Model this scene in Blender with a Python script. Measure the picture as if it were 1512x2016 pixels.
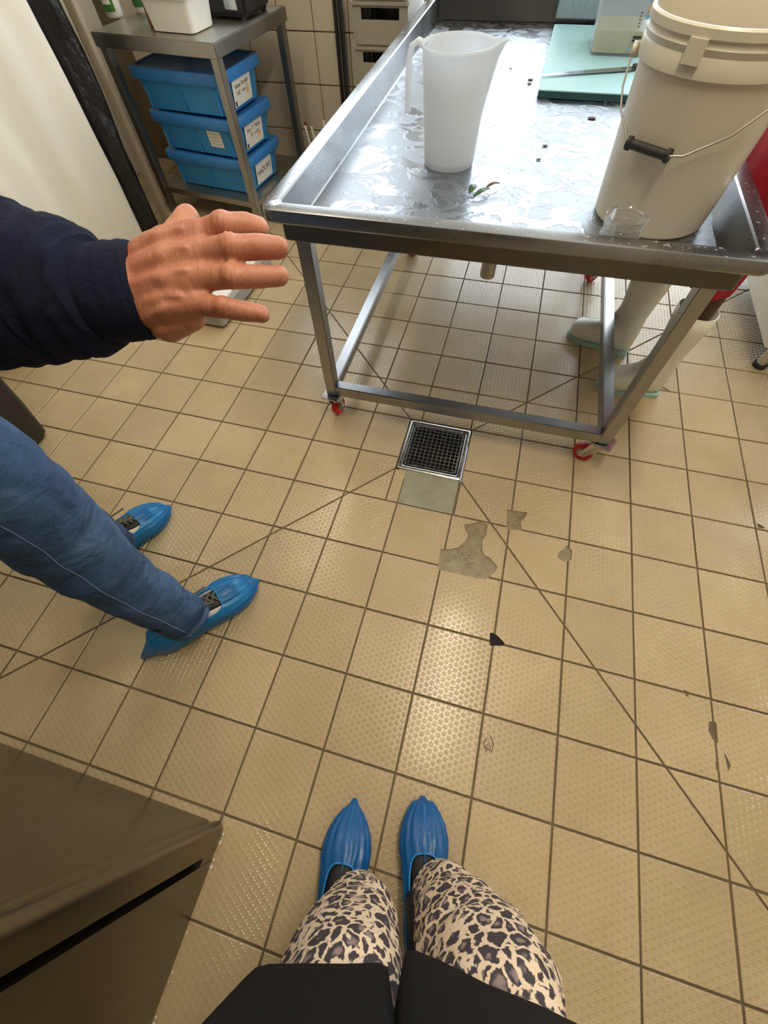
import bpy, bmesh, math, random
from mathutils import Vector, Matrix, noise
random.seed(7)
PI = math.pi
scene = bpy.context.scene
for o in list(bpy.data.objects):
    bpy.data.objects.remove(o)
COL = scene.collection

# ------------------------------------------------------------------ camera
CAM = Vector((0.1901, -0.3311, 1.2682))
CR = Vector((0.96418474, 0.26351755, -0.03010452))      # right
CD = Vector((0.21520028, -0.84359917, -0.49196472))     # down
CF = Vector((-0.15503749, 0.46786638, -0.8700945))      # forward
FPX = 805.1
cam_d = bpy.data.cameras.new('camera')
cam = bpy.data.objects.new('camera', cam_d)
COL.objects.link(cam)
m3 = Matrix((CR, -CD, -CF)).transposed()
cam.matrix_world = Matrix.Translation(CAM) @ m3.to_4x4()
cam_d.sensor_fit = 'VERTICAL'
cam_d.sensor_height = 24.0
cam_d.lens = 24.0 * FPX / 2016.0
cam_d.clip_start = 0.01
scene.camera = cam

def ray(u, v):
    return CR * ((u - 756) / FPX) + CD * ((v - 1008) / FPX) + CF
def at(u, v, d):                     # point at depth d along the view axis
    return CAM + ray(u, v) * d
def fz(u, v, z=0.0):                 # point at height z
    d = ray(u, v)
    return CAM + d * ((z - CAM.z) / d.z)
def px(p):
    q = Vector(p) - CAM
    return (756 + FPX * q.dot(CR) / q.dot(CF), 1008 + FPX * q.dot(CD) / q.dot(CF))

# ------------------------------------------------------------------ world, light, exposure
w = bpy.data.worlds.new('world'); scene.world = w
w.use_nodes = True
bg = w.node_tree.nodes['Background']
bg.inputs[0].default_value = (0.72, 0.84, 1.0, 1)
bg.inputs[1].default_value = 1.2

def area(name, loc, rot, sx, sy, power, col):
    l = bpy.data.lights.new(name, 'AREA')
    l.shape = 'RECTANGLE'; l.size = sx; l.size_y = sy; l.energy = power; l.color = col
    o = bpy.data.objects.new(name, l); o.location = loc; o.rotation_euler = rot
    COL.objects.link(o); return o
# daylight through the glazed door behind the wash table
area('daylight', (1.02, 3.95, 1.2), (-PI / 2, 0, 0), 2.8, 2.3, 112, (0.83, 0.92, 1.0))
# and through the glazed door in the right wall
area('daylight_right', (2.95, 2.55, 1.15), (0, PI / 2, 0), 2.0, 1.5, 95, (0.83, 0.92, 1.0))
area('daylight_side', (-1.15, 3.12, 1.66), (-PI / 2, 0, 0), 1.15, 1.15, 26, (0.83, 0.92, 1.0))
scene.view_settings.view_transform = 'Standard'
scene.view_settings.look = 'None'
scene.view_settings.gamma = 1.0
scene.view_settings.use_curve_mapping = False
scene.view_settings.exposure = -0.13

# ------------------------------------------------------------------ materials
def srgb(r, g, b):
    f = lambda c: (c / 255 / 12.92) if c / 255 <= 0.04045 else ((c / 255 + 0.055) / 1.055) ** 2.4
    return (f(r), f(g), f(b), 1)

class NT:
    def __init__(s, name):
        s.m = bpy.data.materials.new(name); s.m.use_nodes = True
        s.t = s.m.node_tree; s.p = s.t.nodes['Principled BSDF']; s.out = s.t.nodes['Material Output']
    def n(s, typ, **kw):
        x = s.t.nodes.new(typ)
        for k, v in kw.items():
            if k.startswith('i_'): x.inputs[k[2:].replace('_', ' ')].default_value = v
            else: setattr(x, k, v)
        return x
    def l(s, a, b): s.t.links.new(a, b)
    def pos(s, world=False):
        if world: return s.n('ShaderNodeNewGeometry').outputs['Position']
        return s.n('ShaderNodeTexCoord').outputs['Object']
    def math(s, op, a, b=None, c=None):
        x = s.n('ShaderNodeMath', operation=op)
        for i, v in enumerate((a, b, c)):
            if v is None: continue
            if isinstance(v, (int, float)): x.inputs[i].default_value = v
            else: s.l(v, x.inputs[i])
        return x.outputs[0]
    def noise(s, vec, scale, detail=4, rough=.55, dist=0):
        x = s.n('ShaderNodeTexNoise'); x.inputs['Scale'].default_value = scale
        x.inputs['Detail'].default_value = detail; x.inputs['Roughness'].default_value = rough
        x.inputs['Distortion'].default_value = dist
        s.l(vec, x.inputs['Vector']); return x.outputs['Fac']
    def stretch(s, vec, sc):
        x = s.n('ShaderNodeMapping'); x.inputs['Scale'].default_value = sc; s.l(vec, x.inputs['Vector'])
        return x.outputs[0]
    def ramp(s, fac, stops):
        x = s.n('ShaderNodeValToRGB'); e = x.color_ramp.elements
        while len(e) < len(stops): e.new(0.5)
        for q, (p, c) in zip(e, stops): q.position = p; q.color = c
        s.l(fac, x.inputs[0]); return x.outputs[0]
    def rng(s, v, a, b, c, d):
        x = s.n('ShaderNodeMapRange'); 
        for i, k in enumerate((a, b, c, d)): x.inputs[i + 1].default_value = k
        s.l(v, x.inputs[0]); return x.outputs[0]
    def mix(s, fac, a, b, typ='MIX'):
        x = s.n('ShaderNodeMix', data_type='RGBA', blend_type=typ)
        for i, v in ((0, fac), (6, a), (7, b)):
            if isinstance(v, (int, float)): x.inputs[i].default_value = v
            elif isinstance(v, tuple): x.inputs[i].default_value = v
            else: s.l(v, x.inputs[i])
        return x.outputs[2]
    def bump(s, h, strength, dist, prev=None):
        x = s.n('ShaderNodeBump'); x.inputs['Strength'].default_value = strength
        x.inputs['Distance'].default_value = dist; s.l(h, x.inputs['Height'])
        if prev is not None: s.l(prev, x.inputs['Normal'])
        return x.outputs[0]

def shade(c, k): return (min(c[0] * k, 1), min(c[1] * k, 1), min(c[2] * k, 1), 1)

def mat(name, col, rough=.5, metal=0., var=.08, vs=12., bump=0., bs=60., bd=.002, coat=0., sss=0., world=False, spec=.5, st=None):
    k = NT(name); p = k.p
    v = k.pos(world)
    if st: v = k.stretch(v, st)
    f = k.noise(v, vs, 5)
    c = k.ramp(f, [(.3, shade(col, 1 - var)), (.7, shade(col, 1 + var))])
    k.l(c, p.inputs['Base Color'])
    k.l(k.rng(f, .3, .7, max(rough - .06, .02), rough + .06), p.inputs['Roughness'])
    p.inputs['Metallic'].default_value = metal
    p.inputs['Coat Weight'].default_value = coat
    p.inputs['Specular IOR Level'].default_value = spec
    if sss:
        p.inputs['Subsurface Weight'].default_value = sss
        p.inputs['Subsurface Radius'].default_value = (.012, .005, .003)
        p.inputs['Subsurface Scale'].default_value = .5
    if bump: k.l(k.bump(k.noise(v, bs, 6), bump, bd), p.inputs['Normal'])
    return k.m

def steel(name, col, rough, wet=False, st=(2, 60, 60), world=False):
    k = NT(name); p = k.p; v0 = k.pos(world); v = k.stretch(v0, st)
    g = k.noise(v, 6, 6, .7); big = k.noise(v0, 4, 5)
    c = k.mix(k.rng(big, .35, .7, 0, 1), shade(col, .86), shade(col, 1.08))
    k.l(c, p.inputs['Base Color']); p.inputs['Metallic'].default_value = 1
    r = k.math('ADD', k.rng(g, .2, .8, rough - .07, rough + .08), k.rng(big, .3, .7, -.04, .05))
    b = k.bump(g, .12, .0004)
    if wet:
        film = k.noise(v0, 9, 5, .6, 1.4)
        edge = k.rng(film, .47, .52, 0, 1)
        r = k.math('MULTIPLY', r, k.rng(edge, 0, 1, 1.0, .60))
        b = k.bump(edge, .55, .0013, b)
        b = k.bump(k.noise(v0, 38, 4, .6, .6), .3, .0018, b)
    k.l(r, p.inputs['Roughness']); k.l(b, p.inputs['Normal'])
    return k.m

def floor_tile_mat():
    k = NT('floor_tile'); p = k.p; v = k.pos(True)
    rnd = k.n('ShaderNodeObjectInfo').outputs['Random']
    f = k.noise(v, 3.2, 4); fine = k.noise(v, 420, 2)
    c = k.ramp(f, [(.3, srgb(182, 160, 122)), (.7, srgb(200, 178, 140))])
    c = k.mix(k.rng(fine, .35, .65, .10, 0), c, srgb(120, 96, 62))
    tone = k.rng(rnd, 0, 1, .93, 1.05)
    hs = k.n('ShaderNodeHueSaturation'); k.l(c, hs.inputs['Color']); k.l(tone, hs.inputs['Value'])
    k.l(hs.outputs[0], p.inputs['Base Color'])
    sep = k.n('ShaderNodeSeparateXYZ'); k.l(v, sep.inputs[0])
    X, Y = sep.outputs[0], sep.outputs[1]
    H = None; pitch = 0.0145; tt = []
    for a in (0, 60, 120):
        ca, sa = math.cos(math.radians(a)) / pitch, math.sin(math.radians(a)) / pitch
        tt.append(k.math('ADD', k.math('MULTIPLY', X, ca), k.math('MULTIPLY', Y, sa)))
    dd = [k.math('ABSOLUTE', k.math('SUBTRACT', k.math('FRACT', k.math('ADD', t, .5)), .5)) for t in tt]
    for q in range(3):
        rdg = k.math('MULTIPLY', k.rng(dd[q], 0.02, .12, 1, 0), k.rng(dd[(q + 1) % 3], .30, .40, 1, .0))
        H = rdg if H is None else k.math('MAXIMUM', H, rdg)
    wear = k.rng(k.noise(v, 1.7, 3), .38, .62, .6, 1.0)
    H = k.math('MULTIPLY', H, wear)
    b = k.bump(H, 1.0, .0009)
    b = k.bump(k.noise(v, 260, 3), .06, .0005, b)
    b = k.bump(k.noise(v, 5, 2), .15, .004, b)
    k.l(b, p.inputs['Normal'])
    k.l(k.math('SUBTRACT', k.rng(k.noise(v, 2.3, 5), .3, .7, .17, .29), k.math('MULTIPLY', H, .08)), p.inputs['Roughness'])
    p.inputs['Specular IOR Level'].default_value = .55
    return k.m

def glassy(name, col, rough=.05, transp=.6, spec=.5, var=0):
    k = NT(name); p = k.p
    p.inputs['Base Color'].default_value = col; p.inputs['Roughness'].default_value = rough
    p.inputs['Specular IOR Level'].default_value = spec
    tr = k.n('ShaderNodeBsdfTransparent'); tr.inputs[0].default_value = (col[0] ** .4, col[1] ** .4, col[2] ** .4, 1)
    lw = k.n('ShaderNodeLayerWeight'); lw.inputs[0].default_value = .5
    fac = k.math('MINIMUM', k.math('ADD', k.math('MULTIPLY', k.math('POWER', lw.outputs['Facing'], 4.0), .75), 1 - transp), 1.0)
    ms = k.n('ShaderNodeMixShader'); k.l(fac, ms.inputs[0]); k.l(tr.outputs[0], ms.inputs[1]); k.l(p.outputs[0], ms.inputs[2])
    k.l(ms.outputs[0], k.out.inputs[0])
    if var:
        k.l(k.bump(k.noise(k.stretch(k.pos(), (1, 1, 1)), var, 4, .6, 1.0), .5, .003), p.inputs['Normal'])
    return k.m

def leopard_mat():
    k = NT('leopard_print'); p = k.p; v = k.pos(True)
    nz = k.n('ShaderNodeTexNoise'); nz.inputs['Scale'].default_value = 55; k.l(v, nz.inputs['Vector'])
    dv = k.n('ShaderNodeVectorMath', operation='SCALE'); k.l(nz.outputs['Color'], dv.inputs[0]); dv.inputs['Scale'].default_value = .022
    av = k.n('ShaderNodeVectorMath', operation='ADD'); k.l(v, av.inputs[0]); k.l(dv.outputs[0], av.inputs[1])
    vo = k.n('ShaderNodeTexVoronoi'); vo.inputs['Scale'].default_value = 42; vo.inputs['Randomness'].default_value = .9
    k.l(av.outputs[0], vo.inputs['Vector'])
    vd = k.n('ShaderNodeTexVoronoi', feature='DISTANCE_TO_EDGE'); vd.inputs['Scale'].default_value = 42; vd.inputs['Randomness'].default_value = .9
    k.l(av.outputs[0], vd.inputs['Vector'])
    brk = k.noise(v, 120, 2)
    gap = k.rng(k.math('ADD', vd.outputs['Distance'], k.rng(brk, .3, .7, -.08, .05)), .07, .12, 0, 1)
    core = k.rng(vo.outputs['Distance'], .16, .30, 1, 0)
    cream = srgb(224, 200, 172); dark = srgb(62, 54, 58); mid = srgb(142, 124, 118)
    c = k.mix(gap, cream, dark)
    c = k.mix(k.math('MULTIPLY', core, gap), c, mid)
    k.l(c, p.inputs['Base Color']); p.inputs['Roughness'].default_value = .8
    k.l(k.bump(k.noise(v, 500, 2), .15, .001), p.inputs['Normal'])
    return k.m

def denim_mat():
    k = NT('denim'); p = k.p; v = k.pos(True)
    a = k.noise(v, 6, 5, .6); b_ = k.noise(k.stretch(v, (1, 1, 4)), 300, 2)
    c = k.ramp(a, [(.28, srgb(40, 62, 96)), (.5, srgb(60, 90, 128)), (.74, srgb(98, 130, 166))])
    c = k.mix(k.rng(b_, .3, .7, .25, 0), c, srgb(24, 38, 62))
    k.l(c, p.inputs['Base Color']); p.inputs['Roughness'].default_value = .85
    h = k.bump(k.noise(k.stretch(v, (1, 1, 1.8)), 9, 4, .5, .4), .9, .03)
    k.l(k.bump(b_, .2, .001, h), p.inputs['Normal'])
    return k.m

def skin_mat(name, col, red):
    k = NT(name); p = k.p; v = k.pos(True)
    a = k.noise(v, 22, 5); c = k.mix(k.rng(a, .35, .68, 0, .75), col, red)
    k.l(c, p.inputs['Base Color']); p.inputs['Roughness'].default_value = .52
    p.inputs['Subsurface Weight'].default_value = .15
    p.inputs['Subsurface Radius'].default_value = (.01, .004, .002); p.inputs['Subsurface Scale'].default_value = .4
    h = k.bump(k.noise(k.stretch(v, (3, 1, 1)), 60, 5, .6, .6), .45, .003)
    k.l(h, p.inputs['Normal'])
    return k.m

MT = {}
MT['tile'] = floor_tile_mat()
MT['grout'] = mat('grout', srgb(112, 98, 74), .75, var=.25, vs=9, bump=.4, bs=150, world=True)
MT['cement'] = mat('cement', srgb(140, 126, 96), .3, var=.22, vs=30, bump=.4, bs=90, world=True)
MT['wetcement'] = mat('wet_cement', srgb(160, 156, 138), .16, var=.12, vs=14, bump=.2, bs=40, world=True)
MT['crumb'] = mat('dark_crumb', srgb(70, 56, 40), .6)
MT['walltile'] = mat('wall_tile', srgb(205, 192, 170), .22, var=.05, vs=3, world=True)
MT['plaster'] = mat('plaster', srgb(222, 212, 192), .7, var=.04, vs=2, world=True)
MT['ceil'] = mat('ceiling_paint', srgb(235, 230, 218), .8, var=.03, vs=2, world=True)
MT['steelwet'] = steel('wet_steel', srgb(160, 164, 170), .42, wet=True)
MT['steel'] = steel('brushed_steel', srgb(158, 158, 158), .30)
MT['steelrim'] = steel('rim_steel', srgb(148, 148, 148), .28, st=(40, 40, 40))
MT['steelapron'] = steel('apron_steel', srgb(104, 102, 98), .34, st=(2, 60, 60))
MT['steeldull'] = steel('dull_steel', srgb(172, 167, 158), .40)
MT['steelfridge'] = steel('fridge_steel', srgb(128, 118, 102), .34, st=(30, 30, 1.2))
MT['chrome'] = mat('chrome', srgb(205, 205, 205), .16, 1, var=.03)
MT['drainsteel'] = mat('drain_steel', srgb(190, 188, 182), .28, 1, var=.06, vs=60)
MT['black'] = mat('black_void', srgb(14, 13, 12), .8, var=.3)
MT['blackplastic'] = mat('black_plastic', srgb(36, 34, 33), .5, var=.06, bump=.1, bs=300, bd=.001)
MT['greyplastic'] = mat('grey_plastic', srgb(160, 158, 150), .5, var=.06)
MT['crategrey'] = mat('crate_grey', srgb(150, 143, 130), .55, var=.08)
MT['red'] = mat('red_wheel', srgb(186, 22, 30), .4, var=.06)
MT['bucket'] = mat('bucket_plastic', srgb(206, 198, 178), .34, var=.02, vs=3, sss=.1)
MT['blue'] = mat('blue_plastic', srgb(58, 142, 200), .36, var=.05, vs=4)
MT['bluelid'] = mat('blue_lid', srgb(54, 124, 192), .36, var=.05, vs=4)
MT['paper'] = mat('paper', srgb(226, 222, 212), .7, var=.03)
MT['ink'] = mat('ink', srgb(28, 26, 30), .6)
MT['orangeink'] = mat('orange_sticker', srgb(226, 172, 92), .6)
MT['blueink'] = mat('blue_print', srgb(110, 170, 205), .6)
MT['greenlabel'] = mat('green_label', srgb(60, 120, 50), .5)
MT['whiteplastic'] = mat('white_plastic', srgb(232, 228, 220), .35, var=.02)
MT['brown'] = mat('brown_card', srgb(128, 76, 44), .6)
MT['sheet'] = mat('white_sheet', srgb(224, 217, 200), .5, var=.04, vs=3, bump=.35, bs=7, bd=.02, st=(1, 1, .35))
MT['sack'] = mat('black_sack', srgb(24, 22, 22), .28, var=.3, bump=.8, bs=12, bd=.03, st=(1, 1, .5))
MT['post'] = mat('painted_post', srgb(150, 136, 114), .45, var=.06)
MT['board'] = mat('board_teal', srgb(158, 200, 206), .5, var=.12, vs=40, bump=.4, bs=120, bd=.0008, st=(.6, 6, 1))
MT['boardgrey'] = mat('board_grey', srgb(128, 150, 158), .5, var=.14, vs=50, bump=.3, bs=120, bd=.0008, st=(6, 1, .6))
MT['boardedge'] = mat('board_edge', srgb(28, 70, 76), .5)
MT['blade'] = mat('blade', srgb(205, 205, 202), .18, 1)
MT['leafgreen'] = mat('leaf_green', srgb(48, 84, 34), .4, var=.25, vs=60)
MT['leafbrown'] = mat('leaf_brown', srgb(92, 62, 48), .5, var=.25, vs=60)
MT['navy'] = mat('navy_fleece', srgb(20, 24, 44), .95, var=.25, vs=30, bump=.4, bs=260, bd=.003, world=True, spec=.2)
MT['denim'] = denim_mat()
MT['seam'] = mat('seam_thread', srgb(116, 136, 164), .8)
MT['leopard'] = leopard_mat()
MT['coat'] = mat('black_knit', srgb(17, 17, 19), .95, var=.2, vs=200, bump=.4, bs=500, bd=.001, spec=.2)
MT['skin'] = skin_mat('skin', srgb(182, 124, 94), srgb(160, 90, 70))
MT['darkskin'] = skin_mat('dark_skin', srgb(78, 44, 34), srgb(62, 34, 28))
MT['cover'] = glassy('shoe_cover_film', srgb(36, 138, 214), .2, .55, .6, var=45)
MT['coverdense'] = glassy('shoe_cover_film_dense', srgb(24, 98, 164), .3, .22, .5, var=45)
MT['hem'] = mat('cover_elastic', srgb(40, 130, 196), .4)
MT['shoewhite'] = mat('shoe_white', srgb(225, 220, 208), .55)
MT['shoeblack'] = mat('shoe_black', srgb(26, 25, 25), .6)
MT['lace'] = mat('lace', srgb(92, 86, 74), .85, bump=.5, bs=400, bd=.001)
MT['boot'] = mat('boot_white', srgb(222, 218, 204), .32, var=.04, vs=6)
MT['sole'] = mat('boot_sole', srgb(160, 192, 180), .45)
MT['redcloth'] = mat('red_cloth', srgb(150, 8, 28), .8, var=.12, vs=8)
MT['appliance'] = mat('appliance_enamel', srgb(214, 208, 196), .4, var=.04)
MT['liquid'] = mat('yellow_liquid', srgb(214, 204, 108), .3, var=.06)
def frosted(name, col, transl, transp):
    k = NT(name); p = k.p; p.inputs['Base Color'].default_value = col; p.inputs['Roughness'].default_value = .35
    tl = k.n('ShaderNodeBsdfTranslucent'); tl.inputs[0].default_value = col
    tr = k.n('ShaderNodeBsdfTransparent'); tr.inputs[0].default_value = col
    a = k.n('ShaderNodeMixShader'); a.inputs[0].default_value = transl; k.l(p.outputs[0], a.inputs[1]); k.l(tl.outputs[0], a.inputs[2])
    b = k.n('ShaderNodeMixShader'); b.inputs[0].default_value = transp; k.l(a.outputs[0], b.inputs[1]); k.l(tr.outputs[0], b.inputs[2])
    k.l(b.outputs[0], k.out.inputs[0]); return k.m
MT['jug'] = frosted('frosted_jug', srgb(236, 238, 240), .5, .30)
MT['contain'] = glassy('clear_container', srgb(232, 234, 242), .2, .78, .5)
def clear_glass(name):
    k = NT(name); p = k.p; p.inputs['Base Color'].default_value = (.96, .98, .97, 1); p.inputs['Roughness'].default_value = .02
    p.inputs['Transmission Weight'].default_value = 1.0; p.inputs['IOR'].default_value = 1.46
    tr = k.n('ShaderNodeBsdfTransparent'); ms = k.n('ShaderNodeMixShader'); ms.inputs[0].default_value = .45
    k.l(tr.outputs[0], ms.inputs[1]); k.l(p.outputs[0], ms.inputs[2]); k.l(ms.outputs[0], k.out.inputs[0]); return k.m
MT['glass'] = clear_glass('jar_glass')
MT['pane'] = glassy('window_glass', (.97, .98, .98, 1), .02, .96, .5)
MT['water'] = glassy('water', (.97, .98, .98, 1), .02, .8, .7)
MT['frame'] = mat('window_frame', srgb(225, 225, 220), .4)
MT['hair'] = mat('hair', srgb(60, 44, 34), .7)
MT['lamp'] = None
def emis(name, col, s):
    k = NT(name); k.p.inputs['Base Color'].default_value = col
    k.p.inputs['Emission Color'].default_value = col; k.p.inputs['Emission Strength'].default_value = s
    return k.m
MT['lamp'] = emis('lamp_diffuser', (1, .86, .62, 1), 3.0)

# ------------------------------------------------------------------ mesh helpers
class MB:
    def __init__(s): s.bm = bmesh.new()
    def face(s, vs):
        try: return s.bm.faces.new(vs)
        except ValueError: return None
    def box(s, c, size, rz=0, bev=0, M=None):
        c = Vector(c); r = bmesh.ops.create_cube(s.bm, size=1)
        vs = r['verts']; T = Matrix.Translation(c) @ Matrix.Rotation(rz, 4, 'Z') @ Matrix.Diagonal((*size, 1))
        if M is not None: T = M @ T
        bmesh.ops.transform(s.bm, matrix=T, verts=vs)
        if bev:
            es = list({e for v in vs for e in v.link_edges})
            bmesh.ops.bevel(s.bm, geom=es, offset=bev, segments=2, affect='EDGES', clamp_overlap=True)
        return s
    def cyl(s, p0, p1, r0, r1=None, n=16, cap=True):
        r1 = r0 if r1 is None else r1
        return s.tube([p0, p1], [r0, r1], n, cap)
    def tube(s, pts, rs, n=10, cap=True):
        pts = [Vector(p) for p in pts]
        if not hasattr(rs, '__len__'): rs = [rs] * len(pts)
        rings = []; up = None
        for i, p in enumerate(pts):
            a = pts[max(i - 1, 0)]; b = pts[min(i + 1, len(pts) - 1)]
            t = (b - a).normalized()
            if up is None: up = t.orthogonal().normalized()
            up = (up - t * up.dot(t)).normalized(); sd = t.cross(up)
            rings.append([p + (up * math.cos(2 * PI * k / n) + sd * math.sin(2 * PI * k / n)) * rs[i] for k in range(n)])
        return s.loft(rings, cap, cap)
    def loft(s, rings, cap0=True, cap1=True, skip=None, closed=True):
        R = [[s.bm.verts.new(p) for p in r] for r in rings]; n = len(R[0])
        for i in range(len(R) - 1):
            for j in range(n if closed else n - 1):
                if skip and skip(i, j): continue
                k = (j + 1) % n
                s.face((R[i][j], R[i][k], R[i + 1][k], R[i + 1][j]))
        if cap0: s.face(list(reversed(R[0])))
        if cap1: s.face(R[-1])
        return s
    def lathe(s, c, prof, n=40, a0=0):
        c = Vector(c)
        rings = [[c + Vector((r * math.cos(a0 + 2 * PI * k / n), r * math.sin(a0 + 2 * PI * k / n), z)) for k in range(n)] for r, z in prof]
        return s.loft(rings, True, True)
    def prism(s, poly, z0, z1):
        return s.loft([[Vector((x, y, z0)) for x, y in poly], [Vector((x, y, z1)) for x, y in poly]])
    def sph(s, c, r, sc=(1, 1, 1), sub=2, M=None):
        q = bmesh.ops.create_icosphere(s.bm, subdivisions=sub, radius=1)
        T = Matrix.Translation(Vector(c)) @ (M if M is not None else Matrix.Identity(4)) @ Matrix.Diagonal((r * sc[0], r * sc[1], r * sc[2], 1))
        bmesh.ops.transform(s.bm, matrix=T, verts=q['verts']); return s
    def caps(s, pts, rs, n=14):      # chain of spheres and cones, for voxel union
        for p, r in zip(pts, rs): s.sph(p, r, sub=3)
        for i in range(len(pts) - 1): s.tube([pts[i], pts[i + 1]], [rs[i], rs[i + 1]], n)
        return s
    def xf(s, M): bmesh.ops.transform(s.bm, matrix=M, verts=s.bm.verts); return s
    def build(s, name, m, parent=None, smooth=35, sub=0, solid=0, local=False):
        bmesh.ops.recalc_face_normals(s.bm, faces=s.bm.faces)
        me = bpy.data.meshes.new(name); s.bm.to_mesh(me); s.bm.free()
        me.materials.append(MT[m] if isinstance(m, str) else m)
        if smooth:
            for p in me.polygons: p.use_smooth = True
            if smooth < 180: me.set_sharp_from_angle(angle=math.radians(smooth))
        o = bpy.data.objects.new(name, me); COL.objects.link(o)
        if parent is not None:
            o.parent = parent
            if not local:
                L = wloc(parent)
                me.transform(Matrix.Translation(-L))
        if solid:
            d = o.modifiers.new('solid', 'SOLIDIFY'); d.thickness = solid; d.offset = 0
        if sub:
            d = o.modifiers.new('sub', 'SUBSURF'); d.levels = sub; d.render_levels = sub
        return o
def wloc(o):
    L = Vector((0, 0, 0))
    while o is not None:
        L += o.location; o = o.parent
    return L
def tag(o, label, cat, group=None, kind=None):
    if label: o['label'] = label
    if cat: o['category'] = cat
    if group: o['group'] = group
    if kind: o['kind'] = kind
    return o
def thing(name, label, cat, loc, group=None):
    o = bpy.data.objects.new(name, None); COL.objects.link(o); o.location = Vector(loc)
    o.empty_display_size = .05
    return tag(o, label, cat, group)
def single(mb, name, m, label, cat, base, group=None, **kw):
    """one-mesh thing with its origin at its base"""
    o = mb.build(name, m, None, **kw)
    o.data.transform(Matrix.Translation(-Vector(base))); o.location = Vector(base)
    return tag(o, label, cat, group)
def struct(mb, name, m, parent=None, **kw):
    o = mb.build(name, m, parent, **kw); o['kind'] = 'structure'; return o
def remesh(mb, name, m, parent, voxel, smooth_it=6, disp=None):
    o = mb.build(name, m, parent, smooth=180)
    d = o.modifiers.new('v', 'REMESH'); d.mode = 'VOXEL'; d.voxel_size = voxel; d.use_smooth_shade = True
    if smooth_it:
        e = o.modifiers.new('s', 'SMOOTH'); e.factor = .5; e.iterations = smooth_it
    dg = bpy.context.evaluated_depsgraph_get(); dg.update()
    me = bpy.data.meshes.new_from_object(o.evaluated_get(dg))
    o.modifiers.clear(); old = o.data; o.data = me; me.name = name
    if not me.materials: me.materials.append(MT[m])
    for p in me.polygons: p.use_smooth = True
    if disp:
        L = wloc(o)
        new = []
        nrm = [tuple(q.vector) for q in me.vertex_normals]
        for v, q in zip(me.vertices, nrm):
            k = disp(v.co + L); new += [v.co.x + q[0] * k, v.co.y + q[1] * k, v.co.z + q[2] * k]
        me.vertices.foreach_set('co', new); me.update()
    return o
def rrect(x0, x1, y0, y1, r, n=5):
    out = []
    for cx, cy, a in ((x1 - r, y1 - r, 0), (x0 + r, y1 - r, 90), (x0 + r, y0 + r, 180), (x1 - r, y0 + r, 270)):
        for k in range(n + 1):
            t = math.radians(a + 90 * k / n); out.append((cx + r * math.cos(t), cy + r * math.sin(t)))
    return out
def ring(poly, z): return [Vector((x, y, z)) for x, y in poly]
def rot2(p, c, a):
    x, y = p[0] - c[0], p[1] - c[1]
    return (c[0] + x * math.cos(a) - y * math.sin(a), c[1] + x * math.sin(a) + y * math.cos(a))
def text(name, s, size, M, parent, m='ink', depth=.0003):
    cu = bpy.data.curves.new(name, 'FONT'); cu.body = s; cu.size = size; cu.extrude = depth; cu.align_x = 'CENTER'; cu.align_y = 'CENTER'; cu.resolution_u = 3
    o = bpy.data.objects.new(name, cu); COL.objects.link(o)
    dg = bpy.context.evaluated_depsgraph_get(); dg.update()
    me = bpy.data.meshes.new_from_object(o.evaluated_get(dg))
    bpy.data.objects.remove(o)
    me.materials.clear(); me.materials.append(MT[m])
    me.transform(M); me.transform(Matrix.Translation(-wloc(parent)))
    q = bpy.data.objects.new(name, me); COL.objects.link(q); q.parent = parent; return q
def basis(o, x, y):
    x = Vector(x).normalized(); y = Vector(y); y = (y - x * x.dot(y)).normalized(); z = x.cross(y)
    M = Matrix((x, y, z)).transposed().to_4x4(); M.translation = Vector(o); return M

# ------------------------------------------------------------------ the room: floor
XL, XR, YB, YF, YW, ZC = -2.42, 2.60, -2.20, 3.62, 2.80, 2.65
def clip(poly, a, b, side):          # keep the part of poly left (+1) / right (-1) of the line a-b
    nx, ny = -(b[1] - a[1]), b[0] - a[0]
    d = lambda p: side * ((p[0] - a[0]) * nx + (p[1] - a[1]) * ny)
    out = []
    for i, p in enumerate(poly):
        q = poly[(i + 1) % len(poly)]; dp, dq = d(p), d(q)
        if dp >= 0: out.append(p)
        if dp * dq < 0:
            t = dp / (dp - dq); out.append((p[0] + (q[0] - p[0]) * t, p[1] + (q[1] - p[1]) * t))
    return out
def parea(p): return .5 * abs(sum(p[i][0] * p[(i + 1) % len(p)][1] - p[(i + 1) % len(p)][0] * p[i][1] for i in range(len(p))))
def inset(poly, g):
    s = sum(poly[i][0] * poly[(i + 1) % len(poly)][1] - poly[(i + 1) % len(poly)][0] * poly[i][1] for i in range(len(poly)))
    if s < 0: poly = poly[::-1]
    for i in range(len(poly)):
        a, b = poly[i], poly[(i + 1) % len(poly)]
        L = math.hypot(b[0] - a[0], b[1] - a[1])
        if L < 1e-6: continue
    out = list(poly)
    base = list(poly)
    for i in range(len(base)):
        a, b = base[i], base[(i + 1) % len(base)]
        L = math.hypot(b[0] - a[0], b[1] - a[1])
        if L < 1e-6: continue
        nx, ny = -(b[1] - a[1]) / L * g, (b[0] - a[0]) / L * g
        out = clip(out, (a[0] + nx, a[1] + ny), (b[0] + nx, b[1] + ny), 1)
        if len(out) < 3: return []
    res = []
    for p in out:
        if not res or math.hypot(p[0] - res[-1][0], p[1] - res[-1][1]) > 1e-4: res.append(p)
    return res
T = .2
DR = (-.044, .205, .547, .796)       # drain x0 x1 y0 y1
DIAG = [((.205, .547), (1.074, -.427)), ((-.044, .547), (-.994, -.48)), ((-.044, .796), (-.978, 1.79)), ((.205, .796), (.804, 1.418))]
fl = MB(); dx0, dx1, dy0, dy1 = DR
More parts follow.
